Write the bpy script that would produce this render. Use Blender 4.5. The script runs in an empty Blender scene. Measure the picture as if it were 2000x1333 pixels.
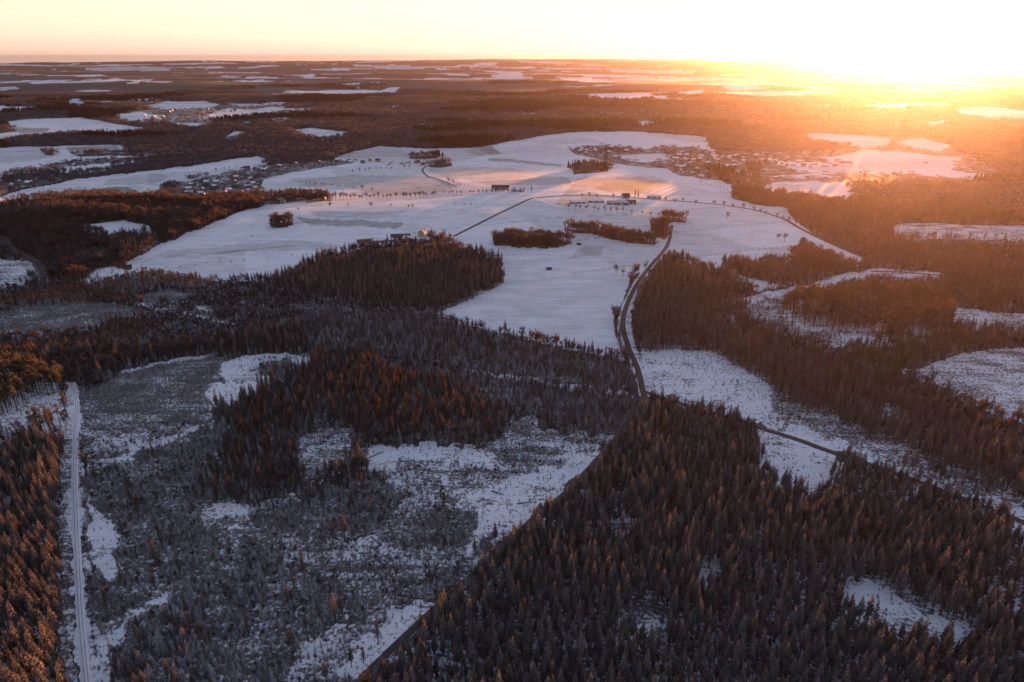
import bpy, math, random
import numpy as np
R = math.radians
rng = np.random.default_rng(7)
random.seed(7)
S = bpy.context.scene
COL = S.collection

# ------------------------------------------------------------------ camera, sky, sun, exposure
CAM_Z = 220.0
FPX = 1333.0                       # focal length in pixels of the 2000 px wide photograph
PITCH = math.atan((666.5 - 110.0) / FPX)
cp, sp = math.cos(PITCH), math.sin(PITCH)
cd = bpy.data.cameras.new('camera')
cam = bpy.data.objects.new('camera', cd)
COL.objects.link(cam)
cd.sensor_width = 36.0
cd.lens = 36.0 * FPX / 2000.0
cd.clip_start = 1.0
cd.clip_end = 120000.0
cam.location = (0, 0, CAM_Z)
cam.rotation_euler = (math.pi / 2 - PITCH, 0, 0)
S.camera = cam

SUN_AZ = R(28.7)                   # to the right of the view direction (+Y)
SUN_EL = R(0.95)
SKY_STRENGTH = 0.15
w = bpy.data.worlds.new('World')
S.world = w
w.use_nodes = True
wn, wl = w.node_tree.nodes, w.node_tree.links
sky = wn.new('ShaderNodeTexSky')
sky.sky_type = 'NISHITA'
sky.sun_disc = False
sky.sun_elevation = SUN_EL
sky.sun_rotation = SUN_AZ
sky.altitude = 500
sky.air_density = 1.0
sky.dust_density = 2.0
sky.ozone_density = 1.5
# evening air: the glow along the horizon is pale cream rather than yellow, the sky above it lavender
wg = wn.new('ShaderNodeNewGeometry')
wx = wn.new('ShaderNodeSeparateXYZ'); wl.new(wg.outputs['Incoming'], wx.inputs[0])
we = wn.new('ShaderNodeMapRange'); wl.new(wx.outputs[2], we.inputs[0])
we.inputs[1].default_value = -0.02; we.inputs[2].default_value = -0.45
we.inputs[3].default_value = 0.0; we.inputs[4].default_value = 1.0
bw = wn.new('ShaderNodeRGBToBW'); wl.new(sky.outputs[0], bw.inputs[0])
def wmix(f, a, b, mode='MIX'):
    k = wn.new('ShaderNodeMix'); k.data_type = 'RGBA'; k.blend_type = mode
    for q, i in ((f, 0), (a, 6), (b, 7)):
        if isinstance(q, float): k.inputs[i].default_value = q
        elif isinstance(q, tuple): k.inputs[i].default_value = (*q, 1)
        else: wl.new(q, k.inputs[i])
    return k.outputs[2]
tint = wmix(we.outputs[0], (1.10, 0.97, 0.80), (1.04, 0.92, 1.34))
pale = wmix(1.0, bw.outputs[0], tint, 'MULTIPLY')
wd_ = wn.new('ShaderNodeMapRange'); wl.new(we.outputs[0], wd_.inputs[0])
wd_.inputs[3].default_value = 0.75; wd_.inputs[4].default_value = 0.40
skyc = wmix(wd_.outputs[0], sky.outputs[0], pale)
# the sky round the low sun is bright, but not without limit
b2 = wn.new('ShaderNodeRGBToBW'); wl.new(skyc, b2.inputs[0])
dv = wn.new('ShaderNodeMath'); dv.operation = 'MULTIPLY_ADD'; wl.new(b2.outputs[0], dv.inputs[0])
dv.inputs[1].default_value = 0.95; dv.inputs[2].default_value = 1.0
iv = wn.new('ShaderNodeMath'); iv.operation = 'DIVIDE'; iv.inputs[0].default_value = 1.0; wl.new(dv.outputs[0], iv.inputs[1])
skyc = wmix(1.0, skyc, iv.outputs[0], 'MULTIPLY')
def wband(z0, z1, col, base):
    k = wn.new('ShaderNodeMapRange'); wl.new(wx.outputs[2], k.inputs[0])
    k.interpolation_type = 'SMOOTHSTEP'
    k.inputs[1].default_value = -z0; k.inputs[2].default_value = -z1
    k.inputs[3].default_value = 1.0; k.inputs[4].default_value = 0.0
    return wmix(1.0, base, wmix(k.outputs[0], (0.0, 0.0, 0.0), col), 'ADD')
skyc = wband(0.01, 0.19, (0.37, 0.33, 0.26), skyc)
skyc = wband(0.0, 0.045, (0.16, 0.03, 0.03), skyc)
wl.new(skyc, wn['Background'].inputs[0])
wn['Background'].inputs[1].default_value = SKY_STRENGTH

ld = bpy.data.lights.new('sun', 'SUN')
ld.energy = 5.0
ld.angle = R(0.53)
ld.color = (1.0, 0.35, 0.10)
sun = bpy.data.objects.new('sun', ld)
COL.objects.link(sun)
sd = (math.sin(SUN_AZ) * math.cos(SUN_EL), math.cos(SUN_AZ) * math.cos(SUN_EL), math.sin(SUN_EL))
from mathutils import Vector
sun.rotation_euler = Vector(sd).to_track_quat('Z', 'Y').to_euler()
sun.location = (400, 700, 400)

vs = S.view_settings
vs.view_transform = 'Standard'
vs.look = 'None'
vs.gamma = 1
vs.use_curve_mapping = False
vs.exposure = 3.2
cy = S.cycles
cy.use_denoising = True
cy.max_bounces = 4
cy.diffuse_bounces = 2
cy.transmission_bounces = 2
cy.volume_bounces = 0
cy.caustics_reflective = False
cy.caustics_refractive = False
cy.sample_clamp_indirect = 4.0

HAZE_DENSITY = 2.2e-5
HAZE_G = 0.83
HAZE_COLOR = (0.23, 0.21, 0.26)

# ------------------------------------------------------------------ noise, terrain, projection
def _hash(ix, iy, seed):
    h = (ix.astype(np.int64) * 374761393 + iy.astype(np.int64) * 668265263 + seed * 974634777) & 0xffffffff
    h = ((h ^ (h >> 13)) * 1274126177) & 0xffffffff
    h = ((h ^ (h >> 16)) * 2246822519) & 0xffffffff
    return ((h ^ (h >> 15)) & 0xffffff) / float(0xffffff)

def vn(x, y, seed=0):
    x0, y0 = np.floor(x), np.floor(y)
    fx, fy = x - x0, y - y0
    fx, fy = fx * fx * (3 - 2 * fx), fy * fy * (3 - 2 * fy)
    a, b = _hash(x0, y0, seed), _hash(x0 + 1, y0, seed)
    c, d = _hash(x0, y0 + 1, seed), _hash(x0 + 1, y0 + 1, seed)
    return (a + (b - a) * fx) * (1 - fy) + (c + (d - c) * fx) * fy

def fbm(x, y, seed=0, n=4):
    t, a, s = 0, 1.0, 0
    for k in range(n):
        t = t + a * vn(x * 2 ** k, y * 2 ** k, seed + k * 17)
        s += a
        a *= 0.5
    return t / s

def sstep(a, b, x):
    t = np.clip((x - a) / (b - a), 0, 1)
    return t * t * (3 - 2 * t)

def height(x, y):
    r = np.hypot(x, y)
    z = 2.5 * (fbm(x / 160, y / 160, 3, 3) - 0.5) + 10 * (fbm(x / 500, y / 420, 5, 2) - 0.5) * sstep(350, 800, r)
    # the wooded dome and the valley on the left, the plateau in the middle
    z = z + 16 * np.exp(-(((x + 640) / 330) ** 2 + ((y - 1000) / 160) ** 2))
    z = z - 14 * np.exp(-(((x + 700) / 260) ** 2 + ((y - 1330) / 170) ** 2))
    z = z + 10 * np.exp(-(((x - 120) / 420) ** 2 + ((y - 1080) / 260) ** 2))
    f = sstep(1500, 5200, r)
    ridge = 0.5 * vn(x / 2300 + 3.3, y / 1300, 21) + 0.4 * vn(x / 1100, y / 520, 22) + 0.12 * vn(x / 420, y / 260, 23)
    z = z + f * 72 * (ridge - 0.52)
    f2 = sstep(8000, 15000, r)
    z = z + f2 * 70 * (vn(x / 6000 + 0.4, y / 2600, 31) - 0.5)
    z = z + (45 + 75 * np.exp(-((x - 1200) / 6500) ** 2)) * sstep(11000, 19000, r)
    return z

def far_patch(x, y):
    rad = np.hypot(x, y)
    t2 = sstep(0.64, 0.69, fbm(x / 600 + 9, y / 520, 63, 5)) * sstep(2000, 3400, rad)
    t4 = sstep(0.70, 0.73, fbm(x / 1500 + 3, y / 1300, 67, 5)) * sstep(4200, 6500, rad)
    return np.maximum(t2, t4)

def project(x, y, z):
    dz = z - CAM_Z
    depth = y * cp - dz * sp
    yi = y * sp + dz * cp
    ok = depth > 5.0
    d = np.where(ok, depth, 1.0)
    u = np.where(ok, 1000 + FPX * x / d, -99999.0)
    v = np.where(ok, 666.5 - FPX * yi / d, 99999.0)
    return u, v

def ground_at(u, v):
    """the first point of the terrain seen through pixel (u, v)"""
    dx = (u - 1000) / FPX
    yi = (666.5 - v) / FPX
    d = np.array([dx, cp + yi * sp, -sp + yi * cp])
    d /= np.linalg.norm(d)
    t = np.concatenate([np.linspace(120, 3000, 2400), np.geomspace(3000, 45000, 2500)])
    P = d[None] * t[:, None]
    P[:, 2] += CAM_Z
    below = P[:, 2] < height(P[:, 0], P[:, 1])
    if not below.any():
        i = len(t) - 1
        return P[i, 0], P[i, 1]
    i = int(np.argmax(below))
    a, b = t[max(i - 1, 0)], t[i]
    for _ in range(20):
        m = 0.5 * (a + b)
        p = d * m
        if p[2] + CAM_Z < float(height(np.array([p[0]]), np.array([p[1]]))[0]):
            b = m
        else:
            a = m
    p = d * b
    return float(p[0]), float(p[1])

def hz(x, y):
    return float(height(np.array([x], float), np.array([y], float))[0])

# ------------------------------------------------------------------ land cover (outlines of what grows where)
# class: under colour, snow cover
SOIL = (0.055, 0.042, 0.034)
CL = {
 'farwood':  ((0.034, 0.023, 0.025), 0.06),  # darkened: the shade within a far canopy is put into the ground colour
 'mixed':    ((0.045, 0.032, 0.027), 0.16),
 'spruce':   ((0.050, 0.038, 0.031), 0.46),
 'scrub':    ((0.062, 0.042, 0.034), 0.30),
 'plant':    ((0.050, 0.038, 0.033), 0.34),
 'bare':     ((0.065, 0.038, 0.027), 0.22),
 'brown':    ((0.120, 0.055, 0.026), 0.10),
 'rust':     ((0.095, 0.040, 0.024), 0.10),
 'larch':    ((0.065, 0.040, 0.026), 0.34),
 'pine':     ((0.075, 0.050, 0.034), 0.58),
 'grey':     ((0.056, 0.047, 0.043), 0.36),
 'frost':    ((0.058, 0.044, 0.040), 0.33),
 'brush':    ((0.070, 0.050, 0.040), 0.47),
 'open':     ((0.075, 0.055, 0.042), 0.64),
 'clearcut': ((0.100, 0.072, 0.052), 0.52),
 'snow':     ((0.130, 0.115, 0.085), 0.97),
 'thin':     ((0.150, 0.140, 0.095), 0.84),
 'grass':    ((0.150, 0.150, 0.095), 0.62),
 'plough':   ((0.140, 0.105, 0.085), 0.72),
 'village':  ((0.075, 0.058, 0.046), 0.36),
}
CN = list(CL)
CI = {n: i for i, n in enumerate(CN)}
POLY = []
def P(cls, *pts):
    POLY.append((CI[cls], np.array(pts, float)))

# --- far land, top strips to the horizon
P('thin', (170,133),(250,131),(335,133),(330,138),(200,139),(165,137))
P('snow', (225,161),(272,160),(270,163),(226,163))
P('snow', (480,151),(500,149),(497,154),(482,154))
P('thin', (690,128),(760,128),(880,131),(870,134),(760,133))
P('thin', (915,129),(965,127),(975,132),(920,133))
P('snow', (950,149),(980,144),(1020,143),(1020,150),(960,151))
P('snow', (1080,151),(1130,152),(1220,159),(1160,162),(1100,156))
P('thin', (1220,150),(1310,155),(1300,160),(1230,157))
P('thin', (1010,118),(1120,123),(1100,126),(1015,122))
P('thin', (1180,134),(1360,139),(1350,145),(1200,141))
P('thin', (1300,150),(1390,152),(1380,158),(1310,158))
P('snow', (695,179),(740,178),(765,170),(782,170),(775,182),(740,183))
P('thin', (685,172),(706,169),(700,174))
P('snow', (755,207),(780,206),(778,211),(757,210))
P('snow', (807,241),(830,243),(855,253),(845,256),(818,248))
P('snow', (985,256),(1060,249),(1058,253),(1000,259))
P('snow', (865,272),(895,269),(890,274),(868,275))
P('snow', (1168,219),(1250,221),(1250,223),(1170,222))
P('thin', (1238,238),(1260,236),(1293,240),(1280,248),(1245,250))
P('snow', (1320,181),(1350,178),(1375,175),(1372,187),(1350,189),(1325,185))
P('thin', (1360,162),(1500,161),(1530,166),(1400,167))
P('snow', (1380,204),(1420,206),(1400,209))
P('snow', (1582,207),(1635,205),(1640,210),(1590,211))
P('snow', (1680,206),(1760,200),(1860,204),(1850,212),(1700,214))
P('snow', (1870,212),(1930,208),(1990,215),(2200,220),(2200,236),(1990,236),(1915,232),(1870,224))
P('thin', (1865,170),(1930,172),(1925,176),(1870,175))
P('thin', (0,172),(30,170),(40,174),(0,178),(-200,178))
P('thin', (250,195),(300,193),(310,197),(260,198))
P('thin', (130,202),(165,200),(163,208),(135,207))
# --- upper left town and its fields
P('village', (250,219),(320,211),(420,206),(520,206),(560,212),(470,224),(420,232),(410,243),(340,243),(285,234))
P('snow', (285,206),(330,199),(400,198),(432,205),(400,211),(330,213),(290,212))
P('snow', (222,224),(275,219),(310,227),(318,236),(260,241),(238,233))
P('snow', (325,240),(392,241),(412,246),(385,253),(350,247))
P('snow', (405,224),(445,213),(500,214),(530,209),(560,213),(625,210),(618,214),(545,222),(470,230),(420,232))
P('thin', (440,203),(500,203),(520,206),(470,208))
P('snow', (15,238),(60,232),(160,231),(200,238),(290,252),(285,258),(220,264),(160,262),(60,268),(0,280),(-200,290),(-200,270),(0,262),(60,255),(15,250))
P('grass', (25,249),(100,250),(85,258),(40,262))
P('snow', (565,254),(610,250),(690,260),(660,270),(625,274),(590,266))
P('snow', (434,272),(458,257),(480,258),(480,265),(450,275))
P('thin', (458,244),(482,236),(490,240),(465,247))
P('thin', (525,233),(560,230),(580,234),(540,238))
# --- left fields
P('snow', (-200,295),(0,290),(60,286),(170,285),(240,283),(260,300),(330,300),(380,292),(375,298),(310,304),(280,318),(200,335),(110,345),(0,350),(-200,355))
P('thin', (-200,300),(0,298),(80,292),(120,300),(60,315),(0,320),(-200,322))
P('grass', (130,290),(230,285),(240,298),(150,306))
P('village', (80,322),(160,312),(240,306),(330,302),(330,308),(240,316),(150,326),(85,330))
P('village', (-200,352),(60,345),(110,342),(120,352),(30,372),(0,382),(-200,390))
P('snow', (130,354),(240,340),(330,330),(430,315),(500,305),(530,312),(520,322),(430,340),(380,350),(330,375),(310,388),(160,384),(0,395),(-200,400),(-200,390),(0,384),(60,368))
P('thin', (210,352),(300,338),(330,345),(300,360),(200,362))
P('grass', (165,372),(250,364),(290,384),(160,384))
P('grass', (20,392),(75,384),(70,390),(30,404),(-60,410),(-60,400))
P('mixed', (150,302),(245,299),(330,304),(330,308),(240,304),(150,307))
P('mixed', (228,321),(265,319),(268,330),(230,331))
P('mixed', (85,296),(104,295),(106,303),(86,303))
P('bare', (0,346),(55,338),(110,335),(150,339),(110,347),(40,357),(0,362))
# --- the wide plateau of fields
P('snow', (150,552),(200,522),(262,498),(330,470),(420,432),(500,405),(530,398),(500,382),(520,345),(640,326),(660,305),(740,286),(830,291),(930,289),(1000,276),(1110,258),(1240,257),(1380,268),(1390,292),(1430,330),(1480,360),(1430,378),(1530,408),(1545,430),(1620,478),(1690,505),(1670,520),(1600,525),(1560,505),(1535,500),(1590,545),(1480,570),(1430,545),(1300,495),(1262,515),(1250,530),(1235,560),(1200,615),(1200,650),(1218,705),(1100,680),(960,650),(850,618),(895,572),(975,535),(985,515),(880,478),(760,478),(640,500),(540,550),(420,552),(300,530),(190,552))
P('thin', (660,305),(740,288),(830,292),(930,290),(960,300),(900,316),(800,322),(700,318))
P('grass', (900,295),(960,285),(980,300),(930,305))
P('thin', (830,330),(900,325),(1000,330),(1080,345),(940,350),(870,350))
P('grass', (960,308),(1100,322),(1090,326),(950,314))
P('thin', (560,350),(700,342),(850,345),(890,372),(780,384),(700,372),(600,366))
P('plough', (1130,350),(1250,345),(1310,358),(1260,380),(1150,372),(1090,385))
P('grass', (1180,358),(1290,352),(1250,374),(1160,370))
P('thin', (900,350),(1110,345),(1120,362),(950,362))
P('thin', (1090,385),(1160,375),(1180,395),(1080,402))
P('grass', (575,425),(640,428),(790,435),(770,447),(600,438))
P('grass', (700,440),(790,436),(770,447))
P('thin', (600,412),(800,412),(740,428),(620,424))
P('thin', (200,540),(260,510),(240,520),(330,500),(640,488),(680,478),(560,470),(420,480),(330,490))
P('thin', (1140,480),(1180,480),(1170,500),(1110,505))
# middle village belt and hedges in the valley
P('village', (310,378),(340,365),(430,338),(500,326),(560,320),(660,312),(700,318),(620,328),(540,345),(505,352),(500,380),(640,378),(650,392),(560,398),(480,402),(420,415),(330,392))
P('mixed', (320,360),(350,362),(345,385),(320,388))
P('bare', (400,392),(470,390),(500,400),(430,430),(400,420))
# right town
P('village', (1110,290),(1180,284),(1260,292),(1290,285),(1380,290),(1400,300),(1460,318),(1480,345),(1440,362),(1400,352),(1330,345),(1300,330),(1240,325),(1190,318),(1120,300))
P('snow', (1190,304),(1290,300),(1320,312),(1250,318))
P('mixed', (1118,330),(1160,322),(1200,326),(1170,338),(1120,340))
P('bare', (1380,330),(1440,345),(1480,365),(1420,362))
P('village', (1395,292),(1480,300),(1560,310),(1700,318),(1720,330),(1600,340),(1500,330),(1450,325))
P('village', (1470,296),(1570,296),(1700,286),(1890,300),(1970,345),(1900,358),(1690,362),(1560,358),(1480,352))
P('village', (1565,260),(1750,266),(1870,284),(1870,300),(1700,292),(1570,278))
P('snow', (1568,262),(1620,261),(1740,270),(1730,285),(1690,290),(1640,282),(1575,272))
P('snow', (1750,278),(1800,270),(1860,285),(1840,298),(1780,292))
P('snow', (1600,310),(1700,292),(1780,300),(1880,310),(1860,325),(1780,320),(1700,325))
P('snow', (1500,315),(1640,320),(1720,318),(1870,325),(1850,340),(1700,340),(1560,338))
P('snow', (1500,345),(1600,340),(1640,345),(1560,350))
P('snow', (1760,334),(1850,332),(1960,346),(1940,352),(1880,350),(1790,342))
P('snow', (1500,357),(1600,355),(1680,358),(1650,375),(1690,380),(1650,400),(1540,388),(1480,378))
P('thin', (1510,360),(1570,362),(1600,378),(1540,388))
P('bare', (1430,378),(1530,384),(1560,408),(1530,412),(1430,390))
P('snow', (1440,394),(1535,408),(1530,414),(1430,400))
P('snow', (1738,390),(1780,391),(1780,397),(1742,397))
# --- right woods
P('clearcut', (1742,440),(1800,435),(1900,440),(2300,445),(2300,470),(2000,472),(1850,468),(1740,470))
P('frost', (1745,474),(1850,470),(2300,476),(2300,492),(1800,485))
P('mixed', (1440,536),(1480,548),(1540,562),(1570,572),(1640,562),(1700,540),(1690,520),(1570,520),(1500,510))
P('bare', (1538,505),(1570,485),(1640,515),(1680,535),(1640,540),(1570,525))
P('snow', (1420,528),(1480,545),(1510,560),(1480,562))
P('brush', (1400,600),(1480,572),(1560,560),(1620,540),(1700,525),(1850,533),(1855,545),(1800,560),(1700,556),(1600,568),(1520,592),(1440,615),(1440,645),(1400,625))
P('open', (1440,585),(1530,565),(1600,552),(1660,530),(1720,528),(1700,545),(1600,562),(1480,590),(1410,605))
P('clearcut', (1700,526),(1850,533),(1850,545),(1780,548),(1700,540))
P('brush', (1430,600),(1520,590),(1560,620),(1640,650),(1700,680),(1620,690),(1560,668),(1480,640))
P('pine', (1520,615),(1560,585),(1640,578),(1740,580),(1800,582),(1870,605),(1850,650),(1790,680),(1720,690),(1650,660),(1560,640))
P('open', (1580,635),(1640,650),(1720,662),(1725,672),(1690,680),(1640,660))
P('mixed', (1720,680),(1800,668),(1900,665),(1970,655),(1960,670),(1880,680),(1850,700),(1780,730),(1740,745),(1700,735))
P('clearcut', (1760,725),(1790,720),(1850,700),(1880,690),(1960,680),(2300,650),(2300,900),(2000,835),(1900,790),(1800,745))
P('clearcut', (1850,590),(1950,600),(2300,600),(2300,650),(1980,655),(1900,650),(1860,640))
P('mixed', (1840,560),(1960,575),(2300,575),(2300,608),(1960,612),(1870,600))
P('open', (1250,690),(1262,670),(1330,665),(1400,675),(1450,700),(1500,745),(1560,780),(1640,810),(1750,850),(1850,895),(2000,960),(2300,1060),(2300,1140),(2000,1018),(1900,975),(1700,905),(1500,840),(1400,812),(1300,780),(1262,760))
P('brush', (1500,740),(1560,775),(1640,805),(1750,845),(1850,890),(2000,955),(2300,1055),(2300,1140),(2000,1018),(1900,972),(1700,885),(1500,815))
# spruce stand right of the lane and the band that runs on to the right
P('spruce', (1264,530),(1300,520),(1380,548),(1425,592),(1465,602),(1450,612),(1398,622),(1400,650),(1480,680),(1560,718),(1650,758),(1780,802),(1870,838),(2000,885),(2400,980),(2400,1120),(2000,985),(1850,915),(1750,868),(1640,830),(1560,800),(1500,768),(1450,722),(1400,692),(1330,682),(1262,690),(1236,640),(1238,590))
P('spruce', (1412,522),(1440,514),(1500,528),(1550,548),(1560,560),(1500,554),(1450,540),(1412,530))
# the big spruce block in the middle
P('spruce', (520,562),(600,535),(690,512),(760,505),(860,508),(950,535),(985,548),(985,554),(920,585),(850,614),(760,616),(700,600),(640,590),(560,582))
# hedges and copses on the plateau
P('bare', (964,468),(1000,464),(1060,464),(1100,470),(1122,474),(1100,480),(1070,487),(1000,484),(964,478))
P('bare', (1098,446),(1180,450),(1230,462),(1285,474),(1280,480),(1225,474),(1180,464),(1100,450))
P('bare', (1268,445),(1300,440),(1315,450),(1300,468),(1280,465))
P('bare', (1290,424),(1335,430),(1340,437),(1300,436))
P('bare', (530,436),(570,434),(572,441),(545,446),(528,444))
P('mixed', (800,306),(850,304),(855,309),(830,312),(800,311))
P('mixed', (838,322),(880,319),(882,325),(860,329),(838,327))
P('mixed', (838,464),(875,462),(880,472),(850,478),(835,474))
P('bare', (1230,540),(1250,530),(1262,540),(1235,590),(1232,640),(1222,660),(1200,660),(1195,625),(1215,590))
P('open', (1300,500),(1280,500),(1250,530),(1224,572),(1206,612),(1203,642),(1216,684),(1234,726),(1246,770),(1272,770),(1260,722),(1242,678),(1231,640),(1234,612),(1249,572),(1276,532),(1308,500))
# --- wooded dome on the left with its clearing, and the valley in front of it
P('bare', (-300,470),(-300,420),(0,415),(35,402),(130,394),(300,392),(420,402),(430,425),(390,448),(310,480),(250,512),(200,525),(165,548),(90,548),(60,510),(0,468))
P('brown', (120,398),(300,396),(400,408),(390,425),(260,420),(150,412))
P('spruce', (-200,432),(0,420),(60,408),(140,405),(150,410),(40,424),(0,432),(-200,445))
P('snow', (148,448),(180,440),(240,432),(280,438),(305,447),(296,460),(222,471),(195,462),(155,453))
P('spruce', (222,476),(250,470),(300,464),(320,470),(280,495),(240,505),(215,490))
P('plant', (140,500),(200,490),(220,500),(200,520),(150,520))
P('clearcut', (-200,505),(0,505),(60,510),(78,540),(40,556),(0,562),(-200,570))
P('open', (160,545),(200,525),(250,520),(262,530),(200,552),(165,552))
P('rust', (205,518),(235,508),(258,522),(255,530),(225,524))
P('scrub', (-300,560),(0,562),(100,548),(190,552),(300,530),(420,548),(520,562),(640,590),(700,600),(850,615),(960,650),(1100,688),(1215,715),(1240,760),(1160,800),(700,800),(500,760),(300,720),(160,760),(0,720),(-300,720))
P('brown', (-300,590),(0,575),(60,560),(140,552),(200,560),(240,582),(200,592),(60,592),(-300,610))
P('grey', (80,600),(160,592),(260,605),(300,615),(240,630),(130,650),(-100,660),(-100,625))
P('grey', (270,582),(330,568),(390,580),(360,596),(280,598))
P('rust', (60,668),(150,650),(250,620),(310,625),(330,640),(260,665),(180,680),(60,690),(-200,700),(-200,680))
P('plant', (190,565),(300,535),(420,552),(380,570),(330,562),(260,580),(230,578))
P('open', (330,595),(345,603),(350,606),(335,602))
P('frost', (560,600),(640,595),(700,602),(705,612),(640,618),(580,612))
P('open', (380,600),(400,598),(430,610),(400,612))
P('open', (270,592),(340,607),(460,630),(455,634),(330,611),(268,597))
P('plant', (520,640),(600,620),(690,615),(850,620),(960,655),(1100,695),(1215,718),(1245,755),(1240,770),(1120,752),(1000,742),(860,715),(700,695),(600,690),(480,690))
P('mixed', (0,690),(300,690),(600,640),(600,690),(420,700),(230,735),(160,750),(0,712))
P('open', (905,722),(960,728),(1120,752),(1240,768),(1235,774),(1110,760),(950,738),(900,728))
# --- left foreground
P('grey', (160,765),(240,732),(330,705),(420,697),(520,702),(600,692),(615,710),(560,735),(520,765),(440,810),(400,835),(280,885),(200,915),(162,900))
P('open', (240,727),(340,700),(420,692),(420,698),(330,708),(240,733))
P('open', (432,708),(470,695),(560,688),(612,705),(600,718),(570,726),(520,760),(470,775),(440,800),(415,800),(385,770),(440,745))
P('frost', (510,710),(560,698),(580,712),(550,735),(515,735))
P('brush', (165,838),(215,850),(300,838),(400,805),(420,825),(340,865),(270,895),(205,935),(165,940))
P('frost', (160,930),(280,890),(400,835),(470,830),(480,870),(420,930),(400,970),(470,985),(640,960),(700,930),(800,960),(760,1030),(640,1060),(700,1150),(700,1200),(600,1250),(540,1333),(540,1500),(175,1500),(165,1100))
P('plant', (215,1330),(260,1240),(340,1180),(420,1190),(400,1260),(430,1333),(430,1500),(220,1500))
P('larch', (445,800),(500,770),(560,735),(640,700),(720,690),(760,735),(850,750),(960,765),(1010,795),(990,830),(950,862),(860,865),(700,845),(630,830),(600,870),(580,910),(500,955),(440,985),(400,970),(420,900),(470,845))
P('plant', (760,735),(900,725),(1000,742),(1230,775),(1230,830),(1190,850),(1100,835),(1000,800),(860,755))
P('brush', (590,850),(640,832),(690,840),(692,875),(640,935),(592,940),(582,910))
P('brush', (700,875),(820,868),(950,875),(1000,832),(1030,800),(1060,835),(1110,850),(1200,848),(1195,862),(1110,950),(1000,1045),(930,1100),(840,1190),(760,1270),(690,1333),(560,1500),(540,1333),(600,1250),(700,1205),(705,1150),(640,1065),(750,1035),(800,965),(715,920))
P('open', (710,880),(820,868),(950,878),(985,905),(900,915),(780,895),(770,930),(720,915))
P('open', (1000,935),(1110,905),(1190,856),(1110,950),(1000,1045),(930,1095),(880,1120),(920,1050),(850,1010),(900,965))
P('open', (800,1160),(850,1140),(840,1190),(760,1270),(700,1320),(650,1320),(700,1260))
P('frost', (760,1010),(860,985),(930,1010),(900,1060),(800,1080),(740,1050))
P('frost', (900,1090),(960,1050),(960,1070),(860,1170),(780,1190),(760,1150))
P('brush', (390,990),(470,980),(525,1040),(440,1060),(400,1040))
P('brush', (560,1060),(620,1040),(700,1120),(690,1160),(620,1110),(540,1120))
P('open', (165,960),(185,985),(240,1060),(225,1090),(245,1120),(205,1130),(170,1100))
P('brush', (170,1230),(320,1150),(345,1140),(340,1170),(240,1230),(215,1270),(225,1333),(225,1500),(180,1500))
P('open', (180,1260),(260,1190),(330,1150),(320,1170),(240,1220),(215,1260),(215,1333),(185,1420))
P('brush', (335,1148),(400,1098),(480,1040),(560,982),(640,922),(700,882),(706,888),(640,930),(560,991),(480,1049),(400,1107),(335,1158))
P('open', (168,906),(260,880),(340,852),(400,828),(440,803),(444,809),(400,836),(340,861),(260,889),(170,916))
P('open', (134,750),(154,752),(160,805),(158,1000),(163,1120),(176,1280),(190,1430),(166,1430),(148,1280),(140,1120),(136,1000),(136,805))
# left edge stand
P('pine', (-300,720),(0,712),(60,725),(125,748),(138,800),(135,860),(60,850),(0,865),(-300,880))
P('open', (20,815),(90,770),(125,760),(130,830),(80,840),(0,850))
P('open', (0,880),(25,880),(20,920),(-30,920))
P('spruce', (-400,900),(0,905),(60,855),(136,852),(138,1000),(135,1100),(142,1200),(148,1333),(155,1500),(-400,1500))
P('open', (1465,852),(1490,836),(1620,880),(1660,903),(1640,925),(1620,990),(1480,965))
P('open', (1895,960),(2110,1040),(2110,1120),(1930,1040))
# the big stand in the right foreground
P('spruce', (1252,795),(1320,802),(1400,826),(1440,836),(1470,875),(1488,925),(1560,966),(1612,972),(1640,895),(1750,914),(1850,936),(1910,968),(1940,1025),(1990,1060),(2400,1200),(2400,1600),(625,1600),(722,1338),(774,1288),(877,1194),(975,1103),(1119,966),(1208,870),(1242,810))
P('open', (1640,1150),(1690,1135),(1790,1185),(1900,1225),(1880,1275),(1760,1250),(1650,1200))
P('open', (1910,1150),(1960,1140),(2010,1185),(2000,1210),(1940,1185))
P('open', (1360,1110),(1400,1105),(1405,1140),(1370,1150))
P('open', (1240,1230),(1270,1225),(1275,1255),(1245,1262))

FIELDSET = {CI[n] for n in ('snow', 'thin', 'grass', 'plough')}

def classify(u, v):
    n = len(u)
    c = np.full(n, CI['farwood'], np.int32)
    c[(v > 430)] = CI['mixed']
    for ci, p in POLY:
        x0, y0 = p.min(0)
        x1, y1 = p.max(0)
        idx = np.nonzero((u >= x0) & (u <= x1) & (v >= y0) & (v <= y1))[0]
        if not len(idx):
            continue
        uu, vv = u[idx], v[idx]
        ins = np.zeros(len(idx), bool)
        q = np.roll(p, -1, 0)
        for (ax, ay), (bx, by) in zip(p, q):
            if ay == by:
                continue
            cnd = ((ay > vv) != (by > vv)) & (uu < (bx - ax) * (vv - ay) / (by - ay) + ax)
            ins ^= cnd
        c[idx[ins]] = ci
    return c

def wobble(x, y, u, v):
    """uneven edges: the outlines wander a few metres"""
    r = np.hypot(x, y)
    s = np.clip(r / 60, 4, 160)
    k = np.clip(0.012 * (v - 108), 0.9, 4.0) * (1 + 1.8 * sstep(680, 760, v))
    du = (fbm(x / s, y / s, 41, 3) - 0.5) * 4.0 * k
    dv = (fbm(x / s, y / s, 43, 3) - 0.5) * 1.6 * k
    # near by, the edges of thickets and clearings are ragged
    g = sstep(690, 800, v)
    du = du + g * 30 * (fbm(x / 7, y / 7, 47, 3) - 0.5)
    dv = dv + g * 22 * (fbm(x / 7, y / 7, 49, 3) - 0.5)
    return u + du, v + dv

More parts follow.
